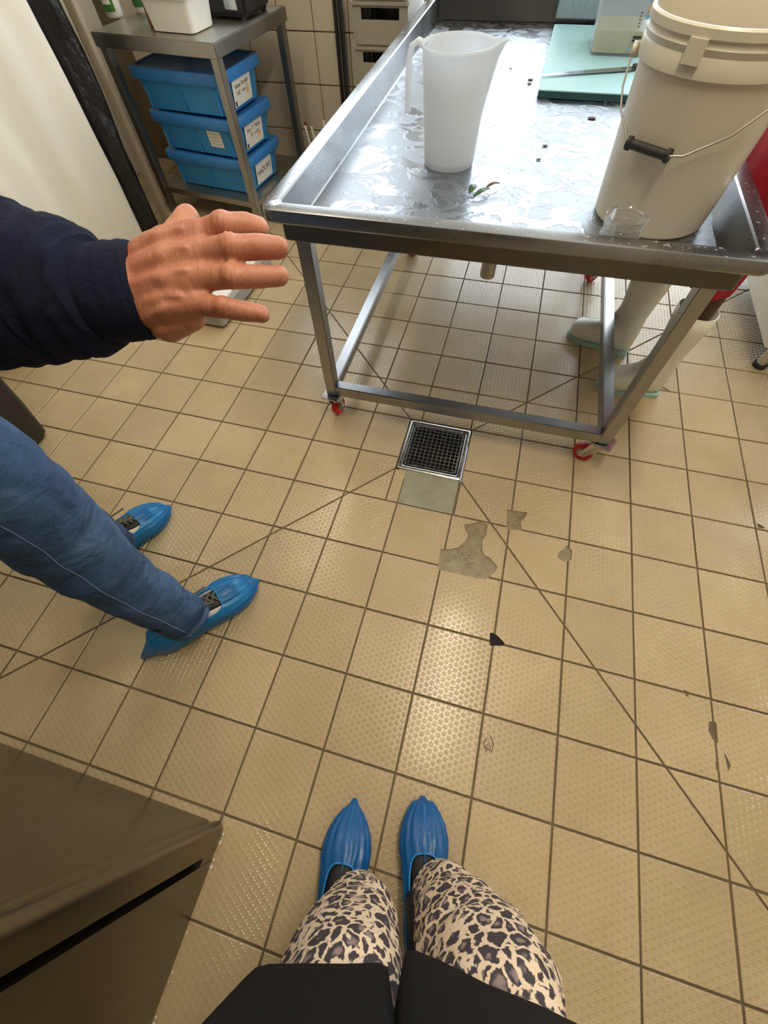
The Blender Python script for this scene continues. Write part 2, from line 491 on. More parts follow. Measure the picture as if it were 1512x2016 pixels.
for x0, x1, y0, y1 in ((XL, XR, YB, dy0), (XL, XR, dy1, YF), (XL, dx0, dy0, dy1), (dx1, XR, dy0, dy1)):
    fl.box(((x0 + x1) / 2, (y0 + y1) / 2, -.0555), (x1 - x0, y1 - y0, .1))
floor = struct(fl, 'floor', 'grout', smooth=0)
floor['label'] = 'beige embossed square tile floor with brown grout and broken tiles'
PATCH = (0, 0, 2)                    # cell whose tile is missing under the drain
def cell_pieces(i, j):
    c = [(i * T, j * T), ((i + 1) * T, j * T), ((i + 1) * T, (j + 1) * T), (i * T, (j + 1) * T)]
    ps = [c]
    for a, b in DIAG:
        dx, dy = b[0] - a[0], b[1] - a[1]; L = math.hypot(dx, dy)
        new = []
        for p in ps:
            cx = sum(q[0] for q in p) / len(p); cy = sum(q[1] for q in p) / len(p)
            if ((cx - a[0]) * dx + (cy - a[1]) * dy) / L < .02: new.append(p); continue
            l, r = clip(p, a, b, 1), clip(p, a, b, -1)
            if len(l) > 2 and len(r) > 2 and parea(l) > 1e-4 and parea(r) > 1e-4: new += [l, r]
            else: new.append(p)
        ps = new
    x0, x1, y0, y1 = DR
    if (i + 1) * T <= x0 or i * T >= x1 or (j + 1) * T <= y0 or j * T >= y1: return ps
    out = []
    for p in ps:
        rest = p
        for a, b in (((x0, 0), (x0, 1)), ((x1, 1), (x1, 0)), ((0, y0), (-1, y0)), ((0, y1), (1, y1))):
            # parts outside the drain rectangle, one side at a time
            o = clip(rest, a, b, 1)
            if len(o) > 2 and parea(o) > 2e-4: out.append(o)
            rest = clip(rest, a, b, -1)
            if len(rest) < 3: break
    return out
def tile_mesh(name, poly, c, g=.0028, ch=.0016, thick=.009):
    q = inset(poly, g); q2 = inset(poly, g + ch)
    if len(q) < 3 or len(q2) < 3 : return None
    mb = MB(); me = None
    loc = lambda P, z: [Vector((x - c[0], y - c[1], z)) for x, y in P]
    if len(q) == len(q2):
        mb.loft([loc(q, -thick), loc(q, -ch * .6), loc(q2, 0)], False, True)
    else:
        mb.loft([loc(q, -thick), loc(q, 0)], False, True)
    bmesh.ops.recalc_face_normals(mb.bm, faces=mb.bm.faces)
    me = bpy.data.meshes.new(name); mb.bm.to_mesh(me); mb.bm.free(); me.materials.append(MT['tile']); return me
cells = []
for i in range(-12, 13):
    for j in range(-11, 18):
        if i == 0 and j == 2: continue
        cells.append((i, j))
pieces = []
for i, j in cells:
    for p in cell_pieces(i, j):
        cx = sum(q[0] for q in p) / len(p); cy = sum(q[1] for q in p) / len(p)
        u, v = px((cx, cy, 0)) if (Vector((cx, cy, 0)) - CAM).dot(CF) > .2 else (-999, -999)
        vis = -60 < u < 1572 and 380 < v < 2076
        if cx < -.25 and cy < -.66: vis = False
        if cx < -1.86 : vis = False
        if v < 480 and u > 560: vis = False
        pieces.append((vis, v, i, j, p, (cx, cy), len(p) == 4 and abs(parea(p) - T * T) < 1e-6))
vislist = sorted([q for q in pieces if q[0]], key=lambda q: -q[1])
single_t = vislist[:298]; rest_t = [q for q in pieces if not q[0]] + vislist[298:]
full_me = tile_mesh('floor_tile', [(-.1, -.1), (.1, -.1), (.1, .1), (-.1, .1)], (0, 0))
tiles = {}
for _, _, i, j, p, c, full in single_t:
    me = full_me if full else tile_mesh('floor_tile', p, c)
    if me is None: continue
    o = bpy.data.objects.new('floor_tile', me); COL.objects.link(o); o.parent = floor
    o.location = (c[0], c[1], random.uniform(-.0006, .0004))
    o.rotation_euler = (random.uniform(-.003, .003), random.uniform(-.003, .003), random.uniform(-.002, .002))
    tiles.setdefault((i, j), []).append(o)
mb = MB()
for _, _, i, j, p, c, full in rest_t:
    q = inset(p, .003)
    if len(q) > 2: mb.loft([[Vector((x, y, z)) for x, y in q] for z in (-.009, -.0003)], False, True)
o = mb.build('floor_tile_field', 'tile', floor, smooth=0); o['kind'] = 'stuff'
# broken places cut out of the tiles, outlines in floor coordinates
def zp(pts, x0, y0, s): return [tuple(fz(x0 + a / s, y0 + b / s)[:2]) for a, b in pts]
CHIPS = [
    zp([(505, 850), (560, 850), (612, 840), (655, 800), (670, 765), (645, 718), (650, 702), (690, 700), (735, 686), (785, 705), (778, 765), (755, 800), (755, 862), (772, 890), (800, 903), (845, 955), (830, 988), (775, 1030), (700, 1020), (490, 970)], 700, 800, 3.024),
    zp([(900, 615), (932, 619), (1023, 632), (1015, 652), (983, 690), (992, 738), (900, 735)], 700, 800, 3.024),
    zp([(1257, 828), (1290, 860), (1285, 915), (1240, 925), (1205, 900), (1208, 870), (1240, 852)], 700, 800, 3.024),
    zp([(800, 1348), (822, 1349), (845, 1365), (887, 1408), (880, 1425), (800, 1425)], 700, 800, 3.024),
    zp([(903, 1590), (930, 1588), (950, 1600), (960, 1720), (942, 1715), (920, 1690), (899, 1640)], 1100, 900, 3.0534),
    zp([(993, 1770), (1018, 1815), (1036, 1855), (1018, 1892), (1012, 1850)], 1100, 900, 3.0534),
    zp([(750, 1395), (775, 1410), (782, 1440), (765, 1438)], 1100, 900, 3.0534),
    zp([(940, 1830), (958, 1835), (962, 1885), (945, 1880)], 1100, 900, 3.0534),
    zp([(1190, 395), (1230, 415), (1240, 428), (1200, 425)], 1100, 900, 3.0534),
]
for ci, ch in enumerate(CHIPS):
    mbc = MB(); mbc.loft([[Vector((x, y, -.02)) for x, y in ch], [Vector((x, y, .02)) for x, y in ch]])
    bmesh.ops.triangulate(mbc.bm, faces=mbc.bm.faces)
    cut = mbc.build('cutter', 'tile', None, smooth=0)
    x0, x1 = min(p[0] for p in ch), max(p[0] for p in ch); y0, y1 = min(p[1] for p in ch), max(p[1] for p in ch)
    for (i, j), os_ in tiles.items():
        if (i + 1) * T < x0 or i * T > x1 or (j + 1) * T < y0 or j * T > y1: continue
        for o in os_:
            md = o.modifiers.new('cut', 'BOOLEAN'); md.object = cut; md.operation = 'DIFFERENCE'; md.solver = 'EXACT'
            # close the underside so the cut is clean
            bmx = bmesh.new(); bmx.from_mesh(o.data)
            bmesh.ops.holes_fill(bmx, edges=bmx.edges)
            m2 = bpy.data.meshes.new('floor_tile'); bmx.to_mesh(m2); bmx.free(); m2.materials.append(MT['tile']); o.data = m2
            dg = bpy.context.evaluated_depsgraph_get(); dg.update()
            me = bpy.data.meshes.new_from_object(o.evaluated_get(dg)); o.modifiers.clear(); o.data = me
    bpy.data.objects.remove(cut)
    if ci < 3:
        MB().loft([[Vector((x, y, -.0062)) for x, y in ch], [Vector((x, y, -.0048)) for x, y in ch]]).build('cement_patch', 'cement', floor, smooth=0)
    elif ci == 3:
        MB().loft([[Vector((x, y, -.0062)) for x, y in ch], [Vector((x, y, -.0050)) for x, y in ch]]).build('dark_hole', 'black', floor, smooth=0)
pp = [(.001, .402), (.198, .402), (.198, .549), (-.030, .549), (-.012, .525), (.001, .505)]
MB().loft([[Vector((x, y, -.0065)) for x, y in pp], [Vector((x, y, -.0012)) for x, y in pp]]).build('cement_patch', 'wetcement', floor, smooth=0)
mb = MB()
for k in range(26):
    c = fz(925 + random.gauss(0, 18), 1095 + random.gauss(0, 10)); mb.sph((c.x, c.y, -.0047), random.uniform(.0012, .003), (1, 1, .4), 1)
o = mb.build('grit', 'crumb', floor); o['kind'] = 'stuff'

# a curled hair and specks lying on the tiles
hp_ = [fz(u, v, .0015) for u, v in ((957, 1452), (952, 1466), (957, 1478), (966, 1474), (963, 1462), (955, 1470), (968, 1480), (972, 1466), (965, 1448))]
mb = MB().tube(hp_, .0009, 5)
o = mb.build('hair_strand', 'crumb', None); tag(o, 'small curled dark strand lying on a tile in front of the shoe covers', 'strand')
hp2 = [fz(u, v, .0018) for u, v in ((1293, 764), (1300, 761), (1309, 764), (1317, 769))]
o = MB().tube(hp2, .0015, 5).build('hair_strand', 'crumb', None); tag(o, 'short dark strand on the tiles right of the white boots', 'strand')
# ------------------------------------------------------------------ the room: walls, ceiling, glazed door
def wall(name, x0, x1, y0, y1, z0, z1, m='plaster', lab=None):
    o = struct(MB().box(((x0 + x1) / 2, (y0 + y1) / 2, (z0 + z1) / 2), (x1 - x0, y1 - y0, z1 - z0)), name, m, smooth=0)
    if lab: o['label'] = lab
    return o
wall('ceiling', XL - .1, XR + .1, YB - .1, YF + .1, ZC, ZC + .1, 'ceil')
wall('wall_left', XL - .1, XL, YB - .1, YW + .1, -.1, ZC)
ry0, ry1, rz0_, rz1_ = 1.75, 3.35, .05, 2.2
rm = MB()
for y0, y1, z0, z1 in ((YB - .1, ry0, -.1, ZC), (ry1, YF + .1, -.1, ZC), (ry0, ry1, -.1, rz0_), (ry0, ry1, rz1_, ZC)):
    rm.box((XR + .05, (y0 + y1) / 2, (z0 + z1) / 2), (.1, y1 - y0, z1 - z0))
struct(rm, 'wall_right', 'plaster', smooth=0)
w3 = thing('window_3', 'glazed door in the right wall', None, (XR + .05, (ry0 + ry1) / 2, rz0_)); w3['kind'] = 'structure'
f3 = MB()
for y in (ry0 + .03, ry1 - .03): f3.box((XR + .05, y, (rz0_ + rz1_) / 2), (.06, .06, rz1_ - rz0_))
for z in (rz0_ + .03, rz1_ - .03): f3.box((XR + .05, (ry0 + ry1) / 2, z), (.06, ry1 - ry0 - .12, .06))
f3.build('window_frame', 'frame', w3, smooth=0)
MB().box((XR + .05, (ry0 + ry1) / 2, (rz0_ + rz1_) / 2), (.006, ry1 - ry0 - .1, rz1_ - rz0_ - .1)).build('pane', 'pane', w3, smooth=0)
wall('wall_front', XL, XR, YB - .1, YB, -.1, ZC)
vx0, vx1, vz0, vz1 = -1.72, -.575, 1.08, 2.26
wbm = MB()
for x0, x1, z0, z1 in ((XL, vx0, -.1, ZC), (vx1, -.46, -.1, ZC), (vx0, vx1, -.1, vz0), (vx0, vx1, vz1, ZC)):
    wbm.box(((x0 + x1) / 2, YW + .05, (z0 + z1) / 2), (x1 - x0, .1, z1 - z0))
wb = struct(wbm, 'wall_back', 'grout', smooth=0); wb['label'] = 'beige tiled back wall with dark joints'
w2 = thing('window_2', 'window in the tiled wall above the prep table', None, ((vx0 + vx1) / 2, YW + .05, vz0)); w2['kind'] = 'structure'
f2 = MB()
for x in (vx0 + .025, vx1 - .025): f2.box((x, YW + .05, (vz0 + vz1) / 2), (.05, .06, vz1 - vz0))
for z in (vz0 + .025, vz1 - .025): f2.box(((vx0 + vx1) / 2, YW + .05, z), (vx1 - vx0 - .1, .06, .05))
f2.build('window_frame', 'frame', w2, smooth=0)
MB().box(((vx0 + vx1) / 2, YW + .05, (vz0 + vz1) / 2), (vx1 - vx0 - .08, .006, vz1 - vz0 - .08)).build('pane', 'pane', w2, smooth=0)
wall('wall_return', -.56, -.46, YW + .1, YF, -.1, ZC)
wx0, wx1, wz0, wz1 = -.40, 2.42, .06, 2.28
far = MB()
for x0, x1, z0, z1 in ((-.56, wx0, -.1, ZC), (wx1, XR, -.1, ZC), (wx0, wx1, -.1, wz0), (wx0, wx1, wz1, ZC)):
    far.box(((x0 + x1) / 2, YF + .05, (z0 + z1) / 2), (x1 - x0, .1, z1 - z0))
struct(far, 'wall_far', 'plaster', smooth=0)
win = thing('window_1', 'tall glazed door letting daylight in behind the wash table', None, (1.01, YF + .05, wz0)); win['kind'] = 'structure'
fm = MB()
for x in (wx0 + .03, wx1 - .03): fm.box((x, YF + .05, (wz0 + wz1) / 2), (.06, .06, wz1 - wz0))
for z in (wz0 + .03, wz1 - .03): fm.box(((wx0 + wx1) / 2, YF + .05, z), (wx1 - wx0, .06, .06))
fm.build('window_frame', 'frame', win, smooth=0)
MB().box(((wx0 + wx1) / 2, YF + .05, (wz0 + wz1) / 2), (wx1 - wx0 - .1, .006, wz1 - wz0 - .1)).build('pane', 'pane', win, smooth=0)
# wall tiles, one by one in view, joined higher up
tme = None
mbs = MB()
for a in range(0, 10):
    for b in range(0, 13):
        x, z = -.475 - .1 - .2 * a + .0, .019 + .1 + .206 * b
        if x - .1 < XL: continue
        if b >= 5 and x + .1 > vx0 and x - .1 < vx1 and z + .1 > vz0 and z - .1 < vz1: continue
        if b < 5:
            if tme is None:
                q = MB().box((0, 0, 0), (.1955, .012, .2015), bev=.0025)
                bmesh.ops.recalc_face_normals(q.bm, faces=q.bm.faces)
                tme = bpy.data.meshes.new('wall_tile'); q.bm.to_mesh(tme); q.bm.free(); tme.materials.append(MT['walltile'])
            o = bpy.data.objects.new('wall_tile', tme); COL.objects.link(o); o.parent = wb
            o.location = (x, YW - .004, z); o.rotation_euler = (random.uniform(-.003, .003), 0, random.uniform(-.003, .003))
        else:
            mbs.box((x, YW - .004, z), (.1955, .012, .2015))
o = mbs.build('wall_tile_field', 'walltile', wb, smooth=0); o['kind'] = 'stuff'

# ceiling strip lamps; the left one is added as fill
def strip_lamp(label, x, y, ln, power, col):
    t = thing('strip_lamp', label, 'lamp', (x, y, ZC), 'ceiling strip lamps')
    MB().box((x, y, ZC - .035), (.16, ln + .06, .07), bev=.008).build('housing', 'whiteplastic', t)
    MB().box((x, y, ZC - .078), (.12, ln, .016), bev=.004).build('diffuser', 'lamp', t)
    l = bpy.data.lights.new('lamp_light', 'AREA'); l.shape = 'RECTANGLE'; l.size = .12; l.size_y = ln; l.energy = power; l.color = col
    o = bpy.data.objects.new('lamp_light', l); COL.objects.link(o); o.parent = t; o.location = (0, 0, -.092)
    return t
WARM = (1, .87, .68)
strip_lamp('ceiling strip lamp above the photographer', .46, .25, 1.2, 31, WARM)
strip_lamp('added fill strip lamp over the left side of the room', -1.05, 1.35, 1.2, 10, WARM)  # added fill light, brightens the white cover and prep table

# ------------------------------------------------------------------ floor drain
t = thing('floor_drain', 'square stainless grid floor drain in front of the wash table', 'drain', (.08, .67, 0))
x0, x1, y0, y1 = DR
a, b = inset([(x0, y0), (x1, y0), (x1, y1), (x0, y1)], .003), inset([(x0, y0), (x1, y0), (x1, y1), (x0, y1)], .024)
def fr(q0, q1, r0, r1): return rrect(q0[0][0], q0[1][0], q0[0][1], q0[2][1], r0), rrect(q1[0][0], q1[1][0], q1[0][1], q1[2][1], r1)
A, B = rrect(x0 + .003, x1 - .003, y0 + .003, y1 - .003, .006), rrect(x0 + .020, x1 - .020, y0 + .020, y1 - .020, .010)
A2, B2 = rrect(x0 + .007, x1 - .007, y0 + .007, y1 - .007, .006), rrect(x0 + .015, x1 - .015, y0 + .015, y1 - .015, .010)
MB().loft([ring(A, -.02), ring(A, .0005), ring(A2, .003), ring(B2, .003), ring(B, .0), ring(B, -.09)], False, False).build('frame', 'drainsteel', t)
gr = MB(); gx0, gx1, gy0, gy1 = x0 + .024, x1 - .024, y0 + .024, y1 - .024
Ao, Bo = rrect(gx0, gx1, gy0, gy1, .01), rrect(gx0 + .007, gx1 - .007, gy0 + .007, gy1 - .007, .008)
gr.loft([ring(Ao, -.018), ring(Ao, .0015), ring(Bo, .0015), ring(Bo, -.018)], False, False)
N = 12
for k in range(1, N):
    xx = gx0 + (gx1 - gx0) * k / N; yy = gy0 + (gy1 - gy0) * k / N
    gr.box((xx, (gy0 + gy1) / 2, -.002), (.003, gy1 - gy0 - .006, .006)); gr.box(((gx0 + gx1) / 2, yy, -.0022), (gx1 - gx0 - .006, .003, .006))
gr.build('grate', 'drainsteel', t, smooth=0)
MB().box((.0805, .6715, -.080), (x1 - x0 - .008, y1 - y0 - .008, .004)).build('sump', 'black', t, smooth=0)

# ------------------------------------------------------------------ wash table
TC = (.1475, .672); TA = math.radians(.4)
TM = Matrix.Translation((TC[0], TC[1], 0)) @ Matrix.Rotation(TA, 4, 'Z') @ Matrix.Translation((-TC[0], -TC[1], 0))
tb = thing('wash_table', 'stainless steel wash table on red castors with a shallow tray top', 'table', (.15, 1.5, 0))
ox0, ox1, oy0, oy1, rz, bz = -.410, .722, .660, 2.74, .785, .705
def rr(d, z, r): return ring(rrect(ox0 + d, ox1 - d, oy0 + d, oy1 - d, r, 6), z)
RW = .042
rim = MB().loft([rr(.003, rz - .030, .032), rr(0, rz - .026, .034), rr(0, rz - .006, .034), rr(.002, rz - .0015, .033), rr(.006, rz, .03), rr(RW - .004, rz, .016), rr(RW, rz - .003, .014),
                 rr(RW + .003, bz + .008, .014), rr(RW + .009, bz, .012)], False, False)
rim.loft([rr(.003, rz - .030, .032), rr(.034, rz - .029, .02)], False, False)
rim.xf(TM).build('tray_rim', 'steelrim', tb)
d = RW + .009
bot = MB().loft([rr(d, bz, .012), rr(d + .02, bz - .0005, .012)], False, True).xf(TM).build('tray_bottom', 'steelwet', tb)
d = .034
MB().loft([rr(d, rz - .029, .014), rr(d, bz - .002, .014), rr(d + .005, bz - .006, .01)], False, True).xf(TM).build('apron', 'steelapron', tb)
LX = (-.345, .652); LY = (.752, 1.945, 2.66); S = .04
for x in LX:
    for y in LY:
        MB().box((x, y, (.125 + bz - .006) / 2), (S, S, bz - .006 - .125), bev=.003).build('leg', 'steel', tb)
MB().box((.1535, LY[0], .147), (LX[1] - LX[0] - S, S, .044), bev=.003).build('rail', 'steel', tb)
MB().box((.1535, LY[2], .147), (LX[1] - LX[0] - S, S, .044), bev=.003).build('rail', 'steel', tb)
for x in LX:
    for a, b in ((0, 1), (1, 2)):
        MB().box((x, (LY[a] + LY[b]) / 2, .147), (S, LY[b] - LY[a] - S, .044), bev=.003).build('rail', 'steel', tb)
def caster(x, y, ang, TR=.035):
    r = .036
    f = MB(); M = Matrix.Translation((x, y, 0)) @ Matrix.Rotation(ang, 4, 'Z')
    f.box((0, 0, .1205), (.085, .065, .005), bev=.001, M=M)
    for sx in (-1, 1):
        for sy in (-1, 1): f.cyl(M @ Vector((sx * .034, sy * .024, .112)), M @ Vector((sx * .034, sy * .024, .118)), .006)
    f.cyl(M @ Vector((0, 0, .10)), M @ Vector((0, 0, .12)), .022)
    for s in (-1, 1):
        f.loft([[M @ Vector((q[0], s * (.019 + dy), q[1])) for q in ((-.024, .105), (.024, .105), (TR + .012, .028), (TR - .008, .028))] for dy in (0, .003)])
    f.cyl(M @ Vector((TR, -.026, .036)), M @ Vector((TR, .026, .036)), .006)
    c = f.build('castor', 'chrome', tb)
    prof = [(.020, -.013), (r - .006, -.015), (r - .002, -.013), (r, -.008), (r, .008), (r - .002, .013), (r - .006, .015), (.020, .013)]
    wm = MB(); W = M @ Matrix.Translation((TR, 0, r)) @ Matrix.Rotation(PI / 2, 4, 'X')
    rings = [[W @ Vector((q * math.cos(2 * PI * k / 28), q * math.sin(2 * PI * k / 28), zz)) for k in range(28)] for q, zz in prof]
    wm.loft(rings + [rings[0]], False, False); wm.build('wheel', 'red', c)
    MB().cyl(W @ Vector((0, 0, -.0125)), W @ Vector((0, 0, .0125)), .030, n=24).build('hub', 'greyplastic', c)
caster(LX[0], LY[0], 1.45, .018); caster(LX[1], LY[0], PI - .42)
caster(LX[0], LY[1], .3); caster(LX[1], LY[1], -2.4); caster(LX[0], LY[2], 1.2); caster(LX[1], LY[2], .4)
MB().cyl((.150, .800, .612), (.150, .800, bz - .006), .0195, n=24).build('drain_pipe', 'steel', tb)

MB().box((.155, oy1 - RW - .012, (bz + rz) / 2 + .004), (1.03, .006, rz - bz - .004), M=TM).build('back_shade_plate', 'steelapron', tb, smooth=0)  # added plate, its dark steel stands in for the backlit shade
# water drops on the rim
mb = MB()
def tb_pt(x, y, z): return TM @ Vector((x, y, z))
for k in range(260):
    s = random.random()
    if s < .45: p = tb_pt(ox0 + .005 + random.random() * .028, oy0 + .02 + random.random() ** 1.7 * 1.5, rz)
    elif s < .9: p = tb_pt(ox0 + .02 + random.random() * 1.06, oy0 + .004 + random.random() * .03, rz)
    else: p = tb_pt(ox1 - .005 - random.random() * .026, oy0 + .02 + random.random() * .8, rz)
    r = random.choice((.001, .0012, .0016, .0022, .003)); mb.sph(p, r, (random.uniform(.8, 1.6), random.uniform(.8, 1.4), .35), 1)
for k in range(160):
    p = tb_pt(random.uniform(-.33, .62), random.uniform(.76, 1.9), bz); r = random.choice((.0015, .002, .003, .004))
    mb.sph(p, r, (random.uniform(.8, 1.8), random.uniform(.8, 1.5), .35), 1)
o = mb.build('water_drops', 'water', tb, smooth=180); o['kind'] = 'stuff'

# ------------------------------------------------------------------ on the wash table
# measuring jug
jx, jy = -.042, 1.196
j = thing('measuring_jug', 'translucent white plastic measuring jug standing on the wash table', 'jug', (jx, jy, bz))
rings = []
prof = [(.001, .004), (.066, .004), (.070, .0), (.073, .004), (.0745, .02), (.082, .12), (.089, .215), (.091, .236), (.094, .240), (.094, .245), (.0905, .245), (.088, .236), (.086, .215), (.079, .12), (.0715, .02), (.066, .010), (.001, .010)]
n = 56
for r, z in prof:
    rg = []
    for k in range(n):
        a = 2 * PI * k / n; d = math.atan2(math.sin(a - .12), math.cos(a - .12))
        sp = math.exp(-(d / .22) ** 2) * max(0, (z - .17) / .075) ** 1.3
        rg.append(Vector((jx + (r + .030 * sp) * math.cos(a), jy + (r + .030 * sp) * math.sin(a), bz + z + .006 * sp)))
    rings.append(rg)
MB().loft(rings).build('jug_body', 'jug', j)
ca, sa = math.cos(PI - .05), math.sin(PI - .05)
def hp(r, z): return (jx + r * ca, jy + r * sa, bz + z)
hm = MB()
hpts = [(.086, .236), (.106, .243), (.122, .234), (.129, .21), (.130, .17), (.130, .13), (.131, .105)]
sec = []
for i, (r, z) in enumerate(hpts):
    a = Vector(hpts[max(i - 1, 0)]); b = Vector(hpts[min(i + 1, len(hpts) - 1)]); tn = (b - a).normalized(); nn = Vector((-tn[1], tn[0]))
    wv = .013 if i else .018; th = .0065
    rg = []
    for k in range(12):
        q = 2 * PI * k / 12; e1 = math.copysign(abs(math.cos(q)) ** .5, math.cos(q)) * wv; e2 = math.copysign(abs(math.sin(q)) ** .5, math.sin(q)) * th
        rg.append(Vector(hp(r + nn[0] * e2, z + nn[1] * e2)) + Vector((-sa, ca, 0)) * e1)
    sec.append(rg)
hm.loft(sec).build('handle', 'jug', j)
# bucket
bx, by = .518, .999
bk = thing('bucket', 'large cream plastic bucket with a wire handle on the wash table', 'bucket', (bx, by, bz))
H = .345
prof = [(.001, .006), (.118, .006), (.126, 0), (.1315, .006), (.1335, .03), (.1505, .276), (.1575, .279), (.1583, .304), (.156, .308), (.1595, .318), (.1570, .322), (.1570, .327), (.1605, .330), (.1605, H - .003), (.157, H), (.1535, H), (.152, H - .004), (.1485, .276), (.130, .03), (.122, .012), (.001, .012)]
MB().lathe((bx, by, bz), prof, 72).build('bucket_body', 'bucket', bk)
def arcblock(mb, a0, a1, r0, r1, z0, z1, n=8):
    rings = []
    for k in range(n + 1):
        a = a0 + (a1 - a0) * k / n
        rings.append([Vector((bx + r * math.cos(a), by + r * math.sin(a), bz + z)) for r, z in ((r0, z0), (r1, z0), (r1, z1), (r0, z1))])
    return mb.loft(rings)
ta = math.atan2(-.72, -.42)
arcblock(MB(), ta - .10, ta + .10, .155, .1645, .297, .330).build('latch_tab', 'bucket', bk)
pa, pb = math.radians(172), math.radians(-8)
for a in (pa, pb):
    MB().cyl((bx + .155 * math.cos(a), by + .155 * math.sin(a), bz + .28), (bx + .170 * math.cos(a), by + .170 * math.sin(a), bz + .28), .012).build('handle_boss', 'bucket', bk)
wp = []
A0 = Vector((bx + .168 * math.cos(pa), by + .168 * math.sin(pa), bz + .28)); A1 = Vector((bx + .168 * math.cos(pb), by + .168 * math.sin(pb), bz + .28))
G0 = fz(1236, 281, .915); G1 = fz(1318, 310, .915)
G0 = at(1236, 281, 1.0); 
def onbucket(u, v, off):             # point just off the bucket's flank seen at (u, v)
    d = ray(u, v); best = None
    for k in range(400):
        p = CAM + d * (.4 + k * .003)
        z = p.z - bz; r = .1335 + (.1495 - .1335) * max(0, min(1, (z - .03) / .232))
        if math.hypot(p.x - bx, p.y - by) < r + off: return p
    # silhouette: closest approach
    best = min((CAM + d * (.4 + k * .003) for k in range(400)), key=lambda p: math.hypot(p.x - bx, p.y - by)); return best
G0, G1 = onbucket(1236, 281, .022), onbucket(1318, 308, .022)
pts = [A0, onbucket(1226, 170, .02), onbucket(1222, 215, .022), G0, G0.lerp(G1, .5), G1, onbucket(1345, 308, .02), onbucket(1440, 268, .02), onbucket(1512, 217, .02), A1.lerp(onbucket(1512, 217, .02), .4) + Vector((.03, -.05, 0)), A1]
MB().tube(pts, .0022, 8).build('wire_handle', 'steeldull', bk)
MB().tube([G0, G0.lerp(G1, .07), G0.lerp(G1, .1), G0.lerp(G1, .9), G0.lerp(G1, .93), G1], [.0125, .0125, .009, .009, .0125, .0125], 16).build('grip', 'blackplastic', bk)
# jar
jr = (.425, .772, bz)
prof = [(.001, .003), (.036, .003), (.040, 0), (.0435, .004), (.0435, .052), (.041, .060), (.040, .066), (.0425, .068), (.0425, .071), (.040, .073), (.0425, .077), (.0425, .080), (.041, .084), (.0445, .086), (.0445, .0885), (.0415, .090), (.0385, .088), (.0375, .066), (.0405, .054), (.0405, .008), (.001, .008)]
single(MB().lathe(jr, prof, 40), 'glass_jar', 'glass', 'empty glass jar with a threaded mouth in front of the bucket', 'jar', jr)
# cutting board
bd = thing('cutting_board', 'scored light teal cutting board with dark edges on the wash table', 'board', (.41, 2.15, bz))
P = rrect(.172, .64, 1.756, 2.57, .008)
MB().loft([ring(P, bz + .001), ring(P, bz + .019)]).build('edge', 'boardedge', bd)
P2 = rrect(.1725, .6395, 1.7565, 2.5695, .008); P3 = rrect(.175, .637, 1.759, 2.567, .008)
MB().loft([ring(P2, bz + .0185), ring(P2, bz + .0215), ring(P3, bz + .0225)]).build('top', 'board', bd)
zt = bz + .0225
UB = Matrix.Translation((.36, 2.625, bz + .0225)) @ Matrix.Rotation(-.12, 4, 'X')
ub = thing('cutting_board', 'grey blue cutting board standing upright at the back of the wash table', 'board', (.36, 2.625, bz + .0225))
MB().box((0, 0, .16), (.38, .018, .31), bev=.003, M=UB).build('board_slab', 'boardgrey', ub)
# knife
kn = thing('kitchen_knife', 'long kitchen knife lying on the teal cutting board', 'knife', (.38, 1.96, zt))
k0, k1 = Vector((.168, 1.876, zt + .006)), Vector((.490, 2.000, zt + .006))
dv = (k1 - k0).normalized(); sv = Vector((-dv.y, dv.x, 0)); L = (k1 - k0).length
rows = []
for s in (0.0, .06, .2, .4, .6, .8, 1.0):
    up = .004 + .010 * min(1, s / .5); dn = .002 + .020 * (1 - (1 - s) ** 2) ; c = k0 + dv * L * s
    rows.append([c + sv * up + Vector((0, 0, .0012)), c + sv * up - Vector((0, 0, .0012)), c - sv * dn * .9 - Vector((0, 0, .0002)), c - sv * dn * .9 + Vector((0, 0, .0002))])
MB().loft(rows).build('blade', 'blade', kn)
hk = MB(); hr = []
for s, wv in ((0, .012), (.02, .014), (.05, .011), (.09, .013), (.12, .015), (.128, .010)):
    c = k1 + dv * s + Vector((0, 0, .003)); hr.append([c + sv * wv * math.cos(q) + Vector((0, 0, .009 * math.sin(q))) for q in [2 * PI * k / 12 for k in range(12)]])
hk.loft(hr).build('handle', 'blackplastic', kn)
# food container
fc = thing('food_container', 'clear square food container half full of yellow liquid on the cutting board', 'container', (.43, 2.25, zt))
def tub(d, z, g=0): return ring(rrect(.332 - d, .532 + d, 2.150 - d, 2.350 + d, .022, 5), zt + z)
MB().loft([tub(-.012, .002), tub(-.004, 0), tub(0, .006), tub(.006, .145), tub(.012, .147), tub(.012, .152), tub(.004, .152), tub(-.003, .008), tub(-.02, .005)]).build('container_body', 'contain', fc)
MB().loft([tub(-.005, .008), tub(-.001, .066)]).build('liquid', 'liquid', fc)
MB().loft([tub(.012, .152), tub(.014, .154), tub(.014, .162), tub(.010, .165)]).build('lid', 'whiteplastic', fc)
def cmark(x, z, w, h, m, nm): MB().box((x, 2.1475 - .006 * z / .145, zt + z), (w, .0012, h)).build(nm, m, fc, smooth=0)
for k in range(5): cmark(.478 - .001 * k, .078 + .0085 * k, .006, .0025, 'ink', 'scale_mark')
cmark(.486, .052, .030, .005, 'ink', 'print'); cmark(.484, .043, .026, .004, 'ink', 'print'); cmark(.510, .122, .034, .012, 'orangeink', 'sticker')
cmark(.500, .100, .022, .006, 'blueink', 'print'); cmark(.468, .022, .008, .006, 'blueink', 'print')
